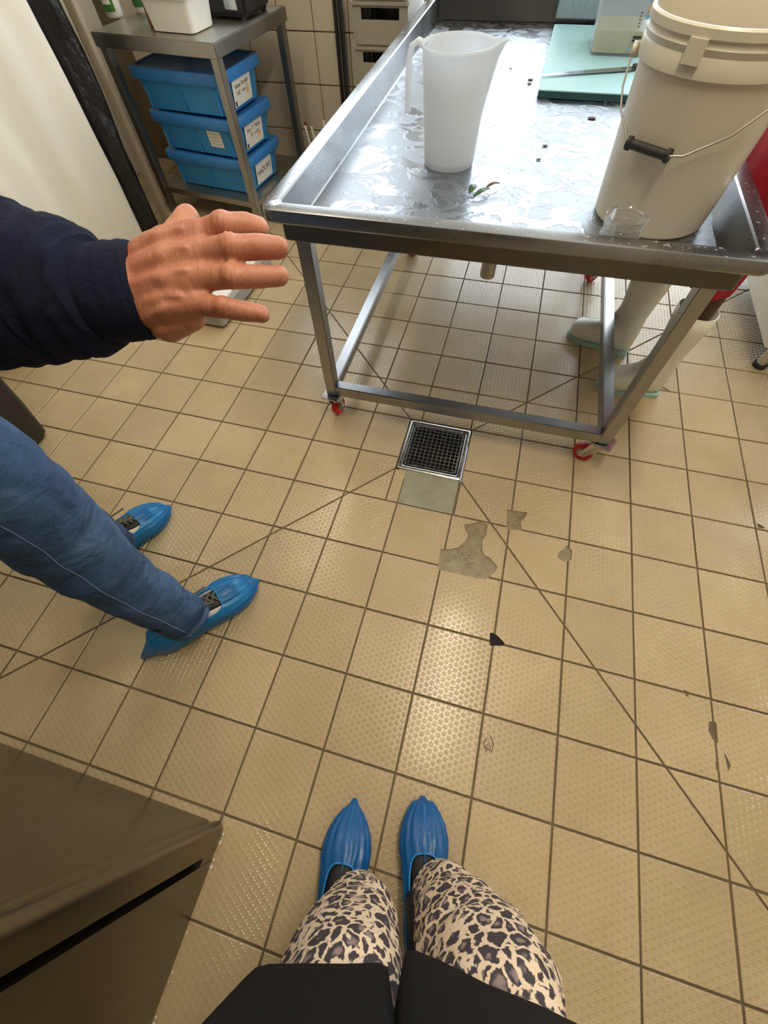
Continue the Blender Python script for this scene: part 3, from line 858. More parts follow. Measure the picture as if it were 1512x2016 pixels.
# leaf scraps
def leaf(c, ang, ln, wd, m, label, zlift=.003, grp='plant scraps on the tray'):
    c = Vector(c); dvx = Vector((math.cos(ang), math.sin(ang), 0)); sx = Vector((-dvx.y, dvx.x, 0)); rows = []
    for s in (0, .12, .3, .5, .7, .88, 1):
        wv = wd * math.sin(PI * min(.98, s + .02)) ** .8 + .0006
        p = c + dvx * ln * (s - .5) + Vector((0, 0, zlift + .006 * math.sin(PI * s) + .004 * s))
        rows.append([p - sx * wv + Vector((0, 0, .002)), p, p + sx * wv + Vector((0, 0, .003))])
    mb = MB().loft(rows, False, False, closed=False)
    return single(mb, 'leaf', m, label, 'leaf', c, grp, solid=.0008)
L0 = fz(930, 378, bz)
leaf(L0, 1.3, .045, .010, 'leafgreen', 'short dark green leaf scrap nearest the jug')
leaf(fz(948, 385, bz), .9, .06, .008, 'leafgreen', 'green leaf scrap in the middle of the three leaves before the jug')
leaf(fz(968, 372, bz), .75, .05, .005, 'leafbrown', 'thin purple brown leaf scrap right of the green ones')
for k, (u, v, r) in enumerate(((1044, 158, .007), (1042, 166, .006), (1073, 288, .006), (1060, 315, .005), (1165, 234, .009), (1005, 136, .004))):
    c = fz(u, v, bz)
    mb = MB().sph((c.x, c.y, bz + .002), r, (1.5, .8, .35), 2)
    for q in mb.bm.verts: q.co += Vector((noise.noise(q.co * 300) * .002, noise.noise(q.co * 300 + Vector((5, 0, 0))) * .002, 0))
    single(mb, 'food_scrap', 'leafbrown', ['brown scrap beside the tip of the knife', 'brown scrap just below the knife tip', 'brown scrap on the wet tray left of the bucket grip', 'smaller brown scrap on the tray level with the bucket grip', 'brown scrap on the tray just in front of the cutting board', 'tiny brown scrap on the tray left of the cutting board'][k], 'scrap', (c.x, c.y, bz), 'brown scraps on the tray')

# ------------------------------------------------------------------ shelf table with the blue boxes
SA = math.radians(-7.6); SO = Vector((-1.229, 2.008, 0))
SX = Vector((math.cos(SA), math.sin(SA), 0)); SY = Vector((-math.sin(SA), math.cos(SA), 0))
SM = basis(SO, SX, SY)               # origin at the front right corner; -x to the left, +y to the wall
st = thing('prep_shelf', 'small stainless prep table with an undershelf against the tiled wall', 'table', SM @ Vector((-.345, .33, 0)))
SW, SD, SZ = .70, .63, .75
MB().box((-SW / 2, SD / 2, SZ - .025), (SW, SD, .05), bev=.004, M=SM).build('top', 'steeldull', st)
for x in (-.03, -SW + .03):
    for y in (.03, SD - .03): MB().box((x, y, (SZ - .05) / 2), (.04, .04, SZ - .05), bev=.003, M=SM).build('leg', 'steeldull', st)
MB().box((-SW / 2, SD / 2, .125), (SW - .03, SD - .03, .028), bev=.003, M=SM).build('undershelf', 'steeldull', st)
for k in range(3):
    z0 = .14 + .166 * k
    lab = ['bottom blue lidded box of the stack under the prep table', 'middle blue lidded box of the stack with a small side sticker', 'topmost blue lidded box of the stack under the prep table'][k]
    BM = SM @ Matrix.Translation((-.055 - .005 * k, .055 + .012 * (k == 0), 0)) @ Matrix.Rotation((.015, -.01, .02)[k], 4, 'Z')
    bw, bdp = .545, .375
    bx_ = thing('storage_box', lab, 'box', BM @ Vector((-bw / 2, bdp / 2, z0)), 'blue boxes under the prep table')
    def R_(d, z, r=.03): return [BM @ Vector((x, y, z)) for x, y in rrect(-bw + d, -d, d, bdp - d, r, 4)]
    MB().loft([R_(.040, z0 + .001), R_(.034, z0 + .004), R_(.016, z0 + .128), R_(.014, z0 + .132)]).build('box_body', 'blue', bx_)
    MB().loft([R_(.012, z0 + .118), R_(.002, z0 + .119), R_(0, z0 + .124), R_(0, z0 + .156), R_(.004, z0 + .162), R_(.02, z0 + .1625), R_(.028, z0 + .157)]).build('lid', 'bluelid', bx_)
    for xx in (-bw * .5, -.06, -bw + .06):
        MB().box((xx, .020, z0 + .062), (.006, .014, .108), bev=.002, M=BM).build('rib', 'blue', bx_)
    lm = basis(BM @ Vector((-.0165, bdp * .48, z0 + .068)), BM.to_3x3() @ Vector((0, 1, 0)), BM.to_3x3() @ Vector((.12, 0, 1)))
    MB().box((0, 0, 0), (.165, .096, .0015), M=lm).build('label', 'paper', bx_, smooth=0)
    txt = [[('HADUWJ', .034, 0, .004)], [('Ver. 7  Noo', .026, 0, .024), ('SF - scre', .022, .005, .0)], [('New Aodar', .026, 0, .026), ('NE:  ons C', .024, 0, .0)]][k]
    for s, sz, ox, oy in txt:
        text('handwriting', s, sz, lm @ Matrix.Translation((ox, oy, .0012)) @ Matrix.Rotation(.06, 4, 'Z'), bx_)
    if k:
        MB().box((-.07, -.036, .0005), (.012, .018, .002), M=lm).build('label_mark', 'ink', bx_, smooth=0)
        MB().box((.045, -.012, .0005), (.02, .016, .002), M=lm).build('label_mark', 'orangeink', bx_, smooth=0)
    if k == 1:
        l2 = basis(BM @ Vector((-.155, .0205, z0 + .075)), BM.to_3x3() @ Vector((1, 0, 0)), BM.to_3x3() @ Vector((0, -.12, 1)))
        MB().box((0, 0, 0), (.085, .070, .0015), M=l2).build('sticker', 'paper', bx_, smooth=0)
        for q in range(4): MB().box((0, .022 - .014 * q, .001), (.066, .002, .001), M=l2).build('sticker_line', 'greyplastic', bx_, smooth=0)
# things on the prep table
def sp(u, v, z=SZ): return fz(u, v, z)
b0 = sp(222, 36)
bt = thing('bottle', 'white squeeze bottle with a green label on the prep table', 'bottle', b0)
def bprof(s): return [(.001, 0), (.036 * s, 0), (.040 * s, .006), (.041 * s, .13), (.036 * s, .16), (.016 * s, .185), (.014 * s, .20), (.001, .20)]
MB().lathe(b0 + Vector((0, .03, 0)), bprof(1), 28).build('bottle_body', 'whiteplastic', bt)
MB().lathe(b0 + Vector((0, .03, .0)), [(.015, .198), (.016, .20), (.013, .225), (.005, .245), (.001, .245)], 20).build('cap', 'greenlabel', bt)
def wraplabel(c, r, z0, z1, a0, a1, m, par, nm):
    rings = [[c + Vector((q * math.cos(a0 + (a1 - a0) * k / 12), q * math.sin(a0 + (a1 - a0) * k / 12), z)) for q, z in ((r, z0), (r + .0008, z0), (r + .0008, z1), (r, z1))] for k in range(13)]
    MB().loft(rings).build(nm, m, par)
wraplabel(b0 + Vector((0, .03, 0)), .0412, .022, .11, -2.3, -.7, 'greenlabel', bt, 'label')
wraplabel(b0 + Vector((0, .03, 0)), .0422, .045, .105, -2.0, -1.0, 'paper', bt, 'label_panel')
b1 = sp(272, 28)
bt = thing('bottle', 'second white bottle with a green label behind the white tub', 'bottle', b1)
MB().lathe(b1 + Vector((0, .05, 0)), bprof(.9), 24).build('bottle_body', 'whiteplastic', bt)
wraplabel(b1 + Vector((0, .05, 0)), .0375, .02, .10, -2.6, -.4, 'greenlabel', bt, 'label')
c0 = SM @ Vector((-.255, .13, SZ))
single(MB().box((-.425, .16, SZ + .10), (.04, .07, .2), bev=.004, M=SM), 'card_box', 'brown', 'narrow brown carton left of the white tub', 'carton', SM @ Vector((-.425, .16, SZ)))
wt = thing('plastic_tub', 'white rectangular plastic tub on the prep table', 'tub', c0)
def wr(d, z): return [SM @ Vector((x, y, SZ + z)) for x, y in rrect(-.385 - d, -.155 + d, .075 - d, .235 + d, .022, 4)]
MB().loft([wr(-.008, .001), wr(0, .004), wr(.010, .10), wr(.018, .102), wr(.018, .110), wr(.010, .111), wr(.006, .104), wr(-.006, .008), wr(-.03, .006)]).build('tub_body', 'whiteplastic', wt)
mc = thing('scale_machine', 'black countertop machine at the back of the prep table', 'machine', SM @ Vector((-.18, .42, SZ)))
MB().box((-.18, .43, SZ + .05), (.30, .22, .08), bev=.015, M=SM).build('machine_body', 'blackplastic', mc)
MB().box((-.18, .43, SZ + .12), (.24, .18, .06), bev=.02, M=SM).build('hood', 'blackplastic', mc)
for x in (-.30, -.06):
    for y in (.34, .52): MB().cyl(SM @ Vector((x, y, SZ)), SM @ Vector((x, y, SZ + .012)), .012).build('foot', 'blackplastic', mc)
MB().box((-.10, .318, SZ + .05), (.07, .012, .03), bev=.003, M=SM).build('control_knob', 'chrome', mc)
# cup of sticks by the wall
cu = Vector((-1.02, 2.56, 0))
cp = thing('utensil_tub', 'dark tub of brushes and sticks on the floor by the tiled wall', 'tub', cu)
MB().lathe(cu, [(.001, 0), (.055, 0), (.06, .01), (.075, .22), (.078, .225), (.07, .225), (.055, .02), (.001, .02)], 24).build('tub_body', mat('purple_tub', srgb(52, 44, 74), .4), cp)
for k in range(7):
    a = k * 2.4; p0 = cu + Vector((.03 * math.cos(a), .03 * math.sin(a), .02)); p1 = cu + Vector((.09 * math.cos(a + .6), .07 * math.sin(a + .6), .30 + .03 * (k % 3)))
    MB().cyl(p0, p1, .007, n=8).build('stick', ['paper', 'brown', 'whiteplastic', 'blackplastic'][k % 4], cp)

# ------------------------------------------------------------------ left side: covered rack, sack, post
rk = thing('covered_rack', 'tall rack draped in a white plastic cover along the left wall', 'rack', (-2.1, 1.22, 0))
cov = MB(); rings = []
nz, base = 34, rrect(-2.36, -1.815, .70, 1.735, .05, 7)
# resample outline evenly
def resample(poly, n):
    L = [0]; 
    for i in range(len(poly)): a, b = poly[i], poly[(i + 1) % len(poly)]; L.append(L[-1] + math.hypot(b[0] - a[0], b[1] - a[1]))
    out = []
    for k in range(n):
        s = L[-1] * k / n; i = max(q for q in range(len(poly)) if L[q] <= s); f = (s - L[i]) / max(L[i + 1] - L[i], 1e-9)
        a, b = poly[i], poly[(i + 1) % len(poly)]; out.append((a[0] + (b[0] - a[0]) * f, a[1] + (b[1] - a[1]) * f))
    return out
outl = resample(base, 150); cxm, cym = -2.0875, 1.2175
for q in range(nz + 1):
    z = .012 + 1.78 * q / nz; rg = []
    for k, (x, y) in enumerate(outl):
        nrm = Vector((x - cxm, (y - cym) * .6, 0)).normalized()
        f = noise.noise(Vector((x * 5, y * 7, z * 1.1))) * .022 + noise.noise(Vector((x * 13, y * 17, z * 4))) * .008
        f += .012 * math.sin(y * 26 + 1.6 * z) * (1 - z / 2.2)
        f *= .3 + .7 * min(1, z / .3)
        p = Vector((x, y, z)) + nrm * f
        p.x = max(p.x, XL + .012)
        rg.append(p)
    rings.append(rg)
cov.loft(rings, False, True).build('cover', 'sheet', rk, smooth=180)
bs_ = MB().loft([ring(rrect(-2.36, -1.815, .70, 1.735, .05, 7), 0), ring(rrect(-2.36, -1.81, .695, 1.74, .05, 7), .012), ring(rrect(-2.36, -1.815, .70, 1.735, .05, 7), .03)]).build('hem', 'whiteplastic', rk)
sk = MB(); rings = []
for q in range(30):
    z = 1.62 * q / 29; rg = []
    for k in range(40):
        a = 2 * PI * k / 40; r = 1 + .16 * noise.noise(Vector((math.cos(a) * 1.5, math.sin(a) * 1.5, z * 3))) + .06 * noise.noise(Vector((math.cos(a) * 5, math.sin(a) * 5, z * 7)))
        rg.append(Vector((-2.04 + .20 * r * math.cos(a), 1.885 + .085 * r * math.sin(a), z)))
    rings.append(rg)
single(sk.loft(rings), 'refuse_sack', 'sack', 'tall black plastic sack hanging beside the white covered rack', 'sack', (-2.04, 1.885, 0), smooth=180)
ps = fz(334, 446)
single(MB().box((ps.x, ps.y, .95), (.04, .04, 1.9), rz=.1, bev=.004), 'steel_post', 'post', 'beige painted upright post between the black sack and the prep table', 'post', (ps.x, ps.y, 0))
# low floor scale behind the hand
q0 = Vector((-1.06, 1.145, 0))
fs = thing('floor_scale', 'low light grey step on the tiles behind the pointing hand', 'step', (-1.24, 1.40, 0))
def fr_(d, z): return ring([rot2(p, (-1.05, 1.14), -.03) for p in rrect(-1.43 + d, -1.05 - d, 1.14 + d, 1.70 - d, .02, 4)], z)
MB().loft([fr_(.01, .012), fr_(0, .015), fr_(0, .075), fr_(.006, .082)]).build('body', 'greyplastic', fs)
MB().loft([fr_(.02, .081), fr_(.02, .090), fr_(.024, .093)]).build('top_plate', 'whiteplastic', fs)
for x in (-1.40, -1.08):
    for y in (1.18, 1.66): MB().cyl((x, y, 0), (x, y, .014), .016).build('foot', 'blackplastic', fs)
# pedal bin
pb_ = thing('pedal_bin', 'black plastic pedal bin beside the standing person in jeans', 'bin', (-1.66, .28, 0))
Mb = Matrix.Translation((-1.452, .385, 0)) @ Matrix.Rotation(-.06, 4, 'Z')
def pr_(d, z, r=.03): return [Mb @ Vector((x, y, z)) for x, y in rrect(-.42 - d, d, -.36 - d, d, r, 4)]
MB().loft([pr_(-.025, 0), pr_(-.012, .02), pr_(.004, .16), pr_(.035, .60), pr_(.045, .61), pr_(.045, .66), pr_(.02, .70)]).build('bin_body', 'blackplastic', pb_)
MB().loft([[Mb @ Vector(p) for p in ((-.26, -.40, z0), (-.10, -.40, z0), (-.10, -.33, z0), (-.26, -.33, z0))] for z0 in (.03, .042)]).build('pedal', 'greyplastic', pb_)
for x in (-.37, -.04):
    MB().box((x, -.37, .09), (.07, .05, .17), bev=.01, M=Mb).build('side_foot', 'blackplastic', pb_)

# ------------------------------------------------------------------ back corner: pipes and crates
for k, (x, r) in enumerate(((-.935, .010), (-.905, .013))):
    single(MB().cyl((x, YW - .035, 0), (x, YW - .035, ZC), r, n=12), 'wall_pipe', 'blackplastic', ['thin dark pipe running up the tiled wall, left one of two', 'dark pipe on the tiled wall beside the grey crates'][k], 'pipe', (x, YW - .035, 0), 'pipes on the tiled wall')
def crate(z0, k):
    t = thing('crate', ['lowest', 'second', 'third', 'fourth', 'fifth', 'sixth', 'seventh'][k] + ' grey plastic crate from the floor in the corner stack', 'crate', (-.66, 2.58, z0), 'grey crates stacked in the corner')
    x0, x1, y0, y1, h = -.720, -.462, 2.40, 2.74, .128
    m = 'blue' if k == 0 else 'crategrey'
    b = MB()
    b.box(((x0 + x1) / 2, (y0 + y1) / 2, z0 + .004), (x1 - x0 - .016, y1 - y0 - .016, .008))
    for y in (y0 + .004, y1 - .004):
        b.box(((x0 + x1) / 2, y, z0 + .040), (x1 - x0, .008, .080)); b.box(((x0 + x1) / 2, y, z0 + h - .006), (x1 - x0, .008, .012))
        for x in (x0 + .02, x1 - .02): b.box((x, y, z0 + .098), (.04, .008, .036))
        if k == 3:
            for x in (x0 + .09, x0 + .15): b.box((x, y, z0 + .098), (.02, .008, .036))
    for x in (x0 + .004, x1 - .004): b.box((x, (y0 + y1) / 2, z0 + h / 2), (.008, y1 - y0 - .016, h))
    b.box(((x0 + x1) / 2, y0 - .003, z0 + .012), (x1 - x0 - .03, .006, .012))
    b.build('crate_body', m, t, smooth=0)
    rb = MB(); ro, ri = rrect(x0 - .008, x1 + .008, y0 - .008, y1 + .008, .012), rrect(x0 + .01, x1 - .01, y0 + .01, y1 - .01, .008)
    rb.loft([ring(ro, z0 + h - .004), ring(ro, z0 + h + .006), ring(ri, z0 + h + .006), ring(ri, z0 + h - .004)] , False, False).build('rim', m, t)
    for q in range(5):
        MB().cyl((x0 + .04 + .044 * q, y0 + .06 + .02 * (q % 3), z0 + .0095), (x0 + .04 + .044 * q, y0 + .06 + .02 * (q % 3), z0 + .118), .018, n=14).build('glass_tumbler', ['glass', 'blackplastic', 'glass'][q % 3], t)
for k in range(7): crate(.002 + .1345 * k, k)

# ------------------------------------------------------------------ appliance on the right
ap = thing('chest_freezer', 'white enamel chest on steel feet at the right edge', 'freezer', (1.62, 1.82, 0))
def ar(d, z): return ring(rrect(1.262 + d, 1.98 - d, 1.385 + d, 2.25 - d, .012, 3), z)
MB().loft([ar(.01, .118), ar(0, .124), ar(0, .84)]).build('cabinet', 'appliance', ap)
MB().loft([ar(-.006, .842), ar(-.008, .85), ar(-.008, .89), ar(-.002, .90)]).build('lid', 'appliance', ap)
MB().box((1.62, 1.82, .116), (.69, .84, .008)).build('base_plate', 'blackplastic', ap, smooth=0)
for x in (1.335, 1.91):
    for y in (1.445, 2.19):
        f = MB().cyl((x, y, .012), (x, y, .113), .020, n=18).build('foot', 'chrome', ap)
        MB().cyl((x, y, 0), (x, y, .014), .027, n=18).build('foot_pad', 'blackplastic', f)

# ------------------------------------------------------------------ tall fridge, lower left
fx, fy = -.183, -.612
fg = thing('fridge', 'tall brown grey stainless fridge at the lower left corner', 'fridge', (-.55, -1.0, 0))
def fr2(d, z, x1=fx - .035, y1=fy - .006): return ring(rrect(-.93 + d, x1 - d, -1.42 + d, y1 - d, .012, 4), z)
MB().loft([fr2(.004, .004), fr2(0, .01), fr2(0, 1.98), fr2(.01, 1.99)]).build('cabinet', 'steelfridge', fg)
dm = MB()
# door leaf: rounded vertical front edge then the flat face with a recessed grip slot
zt0, zt1, s0, s1 = .006, 1.96, .075, 1.90
P = [(fx - .034, fy - .002)]
for k in range(11):
    a = PI - PI * 1.0 * k / 10
    P.append((fx - .020 + .020 * math.cos(a) * 1.0, fy - .022 + .020 * math.sin(a)))
edge = P[1:] + [(fx, fy - .058), (fx - .034, fy - .058), (fx - .034, fy - .03)]
dm.loft([ring(edge, zt0), ring(edge, zt1)])
dm.build('door_edge', 'steelfridge', fg)
pf = [(fx, fy - .076), (fx, -1.40), (fx - .034, -1.40), (fx - .034, fy - .076)]
MB().loft([ring(pf, zt0), ring(pf, zt1)]).build('door_panel', 'steelfridge', fg, smooth=0)
for z0, z1 in ((zt0, s0), (s1, zt1)):
    MB().box((fx - .018, fy - .067, (z0 + z1) / 2), (.034, .018, z1 - z0)).build('slot_end', 'steelfridge', fg, smooth=0)
MB().box((fx - .030, fy - .067, (s0 + s1) / 2), (.008, .018, s1 - s0)).build('grip_slot', 'black', fg, smooth=0)
sc = MB()
for k in range(14):
    y = fy - .01 - random.random() * .55; sc.sph((fx + .003, y, random.uniform(.001, .004)), random.choice((.0012, .002, .003)), (1, 1.8, .5), 1)
o = sc.build('crumbs', 'paper', fg); o['kind'] = 'stuff'

# ------------------------------------------------------------------ feet
def side_loft(secs, O, ang, n=28, z0=0):
    """secs: (F=(s,z), B=(s,z), half width, boxiness of the underside) in a vertical plane heading ang from O"""
    h = Vector((math.cos(ang), math.sin(ang), 0)); l = Vector((-h.y, h.x, 0)); O = Vector(O); rings = []
    for F, B, wv, bx2 in secs:
        F, B = Vector(F), Vector(B); mid = (F + B) / 2; dv = (F - B) / 2; rg = []
        for k in range(n):
            t_ = 2 * PI * k / n; c, s = math.cos(t_), math.sin(t_)
            e = bx2 if c < 0 else .85
            cc = math.copysign(abs(c) ** (e), c); ss = math.copysign(abs(s) ** (e), s)
            p = mid + dv * cc
            rg.append(O + h * p[0] + l * (wv * ss) + Vector((0, 0, z0 + p[1])))
        rings.append(rg)
    return rings
def shoe_secs(L, wd):
    return [((L * 1.0, .028), (L * 1.0, .006), .012, .5), ((L * .97, .042), (L * .97, .002), wd * .55, .5), ((L * .90, .056), (L * .90, .001), wd * .82, .5), ((L * .78, .066), (L * .78, 0), wd, .5),
            ((L * .62, .078), (L * .62, 0), wd * .96, .5), ((L * .45, .098), (L * .45, .0), wd * .80, .5), ((L * .30, .104), (L * .30, 0), wd * .72, .5), ((L * .15, .102), (L * .15, 0), wd * .72, .5), ((L * .04, .095), (L * .04, .002), wd * .60, .5), ((0, .075), (0, .008), wd * .3, .5)]
def cover_mesh(O, ang, L, wd, tip=.05, tail=.03, op=(.28, .62), hgt=1.0, opw=.9):
    secs = []
    prof = [(L + tip, .014, .004, .005), (L + tip * .6, .024, .004, wd * .26), (L + .010, .040, .002, wd * .56), (L * .96, .054, .001, wd * .86), (L * .88, .066, 0, wd * 1.08), (L * .78, .076, 0, wd * 1.19), (L * .70, .082, 0, wd * 1.19),
            (L * .62, .084 * hgt, 0, wd * 1.10), (L * .54, .090 * hgt, 0, wd * 1.06), (L * .46, .098 * hgt, 0, wd * 1.0), (L * .38, .100 * hgt, 0, wd * .96), (L * .30, .108 * hgt, 0, wd * .95), (L * .20, .112 * hgt, 0, wd * .95), (L * .10, .110 * hgt, 0, wd * .90), (0, .098, .002, wd * .70), (-.015, .075, .004, wd * .4), (-.015 - tail, .03, .006, .004)]
    for s, zt_, zb, wv in prof: secs.append(((s, zt_), (s, zb), wv, .55))
    n = 72; rings = side_loft(secs, O, ang, n)
    # gathers
    c0 = Vector(O)
    for i, rg in enumerate(rings):
        for k, p in enumerate(rg):
            t_ = 2 * PI * k / n; up = max(0, math.cos(t_) + .65)
            cen = sum(rg, Vector()) / n
            amp = .06 * up * (0.4 + .6 * abs(math.sin(i * 1.7)))
            f = 1 + amp * (math.sin(t_ * 16 + i * .35) * .6 + noise.noise(Vector((math.cos(t_) * 7, math.sin(t_) * 7, i * .35))) * 1.0)
            q = cen + (p - cen) * f; q.z = max(q.z, .0008); rg[k] = q
    i0 = min(range(len(prof)), key=lambda i: abs(prof[i][0] - op[1] * L)); i1 = min(range(len(prof)), key=lambda i: abs(prof[i][0] - op[0] * L))
    def skip(i, k):
        if not (i0 <= i < i1): return False
        t_ = 2 * PI * (k + .5) / n; t_ = min(t_, 2 * PI - t_)
        f = math.sin(PI * (i + .5 - i0) / (i1 - i0)) ** .5
        return t_ < opw * (.35 + .65 * f)
    mb = MB().loft(rings, True, True, skip)
    # opening edge: the boundary loop of the film
    be = [e for e in mb.bm.edges if len(e.link_faces) == 1]
    nxt = {}
    for e in be:
        a, b = e.verts; nxt.setdefault(a, []).append(b); nxt.setdefault(b, []).append(a)
    loop = []
    if be:
        v0 = be[0].verts[0]; prev, cur = None, v0
        while True:
            loop.append(cur); c = [q for q in nxt[cur] if q is not prev]
            if not c: break
            prev, cur = cur, c[0]
            if cur is v0 or len(loop) > 600: break
    for _ in range(14):              # relax the cut edge into a smooth oval
        new = [(loop[q - 1].co + loop[q].co * 2 + loop[(q + 1) % len(loop)].co) / 4 for q in range(len(loop))]
        for q, c in zip(loop, new): q.co = c
    return mb, [q.co.copy() for q in loop]
def laces(par, O, ang, L, wd, m='lace'):
    h = Vector((math.cos(ang), math.sin(ang), 0)); l = Vector((-h.y, h.x, 0)); O = Vector(O)
    for k in range(5):
        s = L * (.42 + .055 * k); z = .119 - .0085 * k
        for sg in (-1, 1):
            a = O + h * s + l * (sg * wd * .38) + Vector((0, 0, z - .008)); b = O + h * (s + .022) - l * (sg * wd * .38) + Vector((0, 0, z - .012)); c = (a + b) / 2 + Vector((0, 0, .011))
            MB().tube([a, a.lerp(c, .6) + Vector((0, 0, .003)), c, c.lerp(b, .4) + Vector((0, 0, .003)), b], .0038, 6).build('lace', m, par, smooth=180)
    for sg in (-1, 1):
        a = O + h * L * .44 + Vector((0, 0, .122)); pts = [a, a + l * sg * .03 + h * .02 + Vector((0, 0, .008)), a + l * sg * .05 - h * .005 - Vector((0, 0, .004)), a + l * sg * .025 - h * .012 + Vector((0, 0, .0)), a]
        MB().tube(pts, .0036, 6).build('lace', m, par, smooth=180)
        MB().tube([a, a + l * sg * .02 + h * .03 + Vector((0, 0, .004)), a + l * sg * .03 + h * .07 - Vector((0, 0, .012))], .0036, 6).build('lace', m, par, smooth=180)

def loft_limb(pts, radii, n=40, fold=.0, seed=0, sq=1.0, side=None):
    """soft trouser or sleeve: rings square to the path with cloth folds. radii: (ra, rb) per point"""
    P = [Vector(p) for p in pts]
    # densify (Catmull-Rom)
    Q, RR = [], []
    for i in range(len(P) - 1):
        p0, p1, p2, p3 = P[max(i - 1, 0)], P[i], P[i + 1], P[min(i + 2, len(P) - 1)]
        for s in range(8):
            t_ = s / 8
            Q.append(.5 * ((2 * p1) + (p2 - p0) * t_ + (2 * p0 - 5 * p1 + 4 * p2 - p3) * t_ ** 2 + (3 * p1 - p0 - 3 * p2 + p3) * t_ ** 3))
            a, b = Vector(radii[i]), Vector(radii[i + 1]); e = t_ * t_ * (3 - 2 * t_); RR.append(a.lerp(b, e))
    Q.append(P[-1]); RR.append(Vector(radii[-1]))
    up = Vector(side) if side else None; rings = []
    for i, p in enumerate(Q):
        tg = (Q[min(i + 1, len(Q) - 1)] - Q[max(i - 1, 0)]).normalized()
        if up is None: up = tg.orthogonal()
        u_ = (up - tg * up.dot(tg)).normalized(); v_ = tg.cross(u_); rg = []
        for k in range(n):
            a = 2 * PI * k / n; c, s = math.cos(a), math.sin(a)
            f = 1.0
            if fold:
                f += fold * noise.noise(Vector((c * 1.3 + seed, s * 1.3, i * .22))) * 1.2 + fold * .8 * math.sin(i * .9 + 2.2 * math.sin(a + seed) + seed) * (.5 + .5 * noise.noise(Vector((c + seed * 3, s, i * .1))))
            if fold:
                w_ = noise.noise(Vector((c * 2.6 + seed * 2, s * 2.6, i * .30 + 1.7 * math.sin(a * 2 + seed))))
                f += fold * 1.1 * (.5 - abs(w_)) ** 3 * 4 - fold * .2
            rg.append(p + u_ * (RR[i][0] * c * f) + v_ * (RR[i][1] * s * f))
        rings.append(rg)
    return rings

# ------------------------------------------------------------------ the person in jeans with the raised hand
pm = thing('person', 'person in a navy sweatshirt and blue jeans holding out a hand', 'person', (-.62, -.05, 0))
hb = MB()
D0 = .352
def hpnt(u, v, d): return at(u, v, d)
wr_ = [hpnt(268, 528, D0 + .012), hpnt(268, 556, D0 + .008), hpnt(270, 588, D0 + .009), hpnt(272, 618, D0 + .014)]
mcp = [hpnt(392, 463, .349), hpnt(402, 500, .344), hpnt(402, 546, .345), hpnt(388, 598, .350)]
for a, b, r0, r1 in zip(wr_, mcp, (.0175, .0185, .0185, .0175), (.0125, .0122, .0118, .0112)):
    c = a.lerp(b, .55) - CF * .004
    hb.caps([a, c, b], [r0, (r0 + r1) / 2 + .002, r1])
for k in range(3):                 # web of the palm
    hb.caps([wr_[k].lerp(mcp[k], .5) + CF * .012, mcp[k].lerp(mcp[k + 1], .5) + CF * .010 - CR * .006], [.018, .010])
hb.caps([hpnt(330, 635, .368), hpnt(375, 622, .362)], [.017, .013])
fing = [
    ([(392, 463, .351), (440, 445, .347), (484, 444, .352), (510, 449, .358)], (.0112, .0106, .0100, .0090)),
    ([(402, 500, .344), (456, 488, .338), (512, 486, .345), (548, 488, .352)], (.0112, .0104, .0099, .0090)),
    ([(402, 546, .345), (456, 545, .340), (512, 545, .346), (550, 543, .353)], (.0106, .0096, .0091, .0084)),
    ([(388, 598, .350), (440, 606, .346), (484, 613, .350), (514, 618, .355)], (.0100, .0086, .0082, .0076)),
]
tips = []
for js, rs in fing:
    P = [hpnt(*q) for q in js]
    hb.caps(P, rs)
    kn_ = P[1] - CF * .0015; hb.sph(kn_, rs[1] * 1.06, sub=3)
    dvf = (P[3] - P[2]).normalized(); tips.append((P[3], dvf, rs[3]))
# thumb folded behind the index finger
hb.caps([hpnt(300, 545, .372), hpnt(338, 480, .380), hpnt(360, 447, .384), hpnt(370, 428, .388)], [.018, .0145, .0125, .0108])
# tendons on the back of the hand
for a, b in zip(wr_, mcp):
    p = [a.lerp(b, s) - CF * (.0122 + .0035 * math.sin(PI * s)) for s in (.15, .4, .65, .85)]
    hb.caps(p, [.0030, .0034, .0034, .0030])
# forearm, shoulder, neck, head (under the clothes)
elb, sho = Vector((-.405, -.115, 1.075)), Vector((-.50, -.20, 1.40))
hb.caps([hpnt(262, 572, D0 + .012), hpnt(200, 568, .366), hpnt(60, 562, .375), elb, sho, Vector((-.64, -.06, 1.47)), Vector((-.63, -.05, 1.58))], [.029, .030, .036, .042, .05, .05, .055])
hb.sph((-.62, -.03, 1.70), .1, (.85, .95, 1.15), 3); hb.sph((-.545, .045, 1.685), .018, (1, 1, 1.4), 2)
def skin_disp(p):
    q = (Vector(p) - CAM); dd = q.dot(CF); u = 756 + FPX * q.dot(CR) / dd; v = 1008 + FPX * q.dot(CD) / dd
    h = 0
    for (ku, kv, sgm) in ((440, 447, 16), (456, 488, 16), (456, 545, 15), (440, 606, 13)):
        g = math.exp(-((u - ku) ** 2 + (v - kv) ** 2) / (2 * sgm ** 2)); h += .0007 * g * math.sin((u - ku) * .55)
    g = math.exp(-((u - 310) / 45) ** 2); h += .0007 * g * math.sin(v * .16 + u * .05 + 2 * noise.noise(Vector((u * .02, v * .02, 0))))
    return h + .0005 * noise.noise(Vector(p) * 90)
body = remesh(hb, 'body', 'skin', pm, .0019, 3, skin_disp)
MB().sph((-.632, -.042, 1.735), .1, (.93, 1.0, 1.0), 3).build('hair', 'hair', pm, smooth=180)
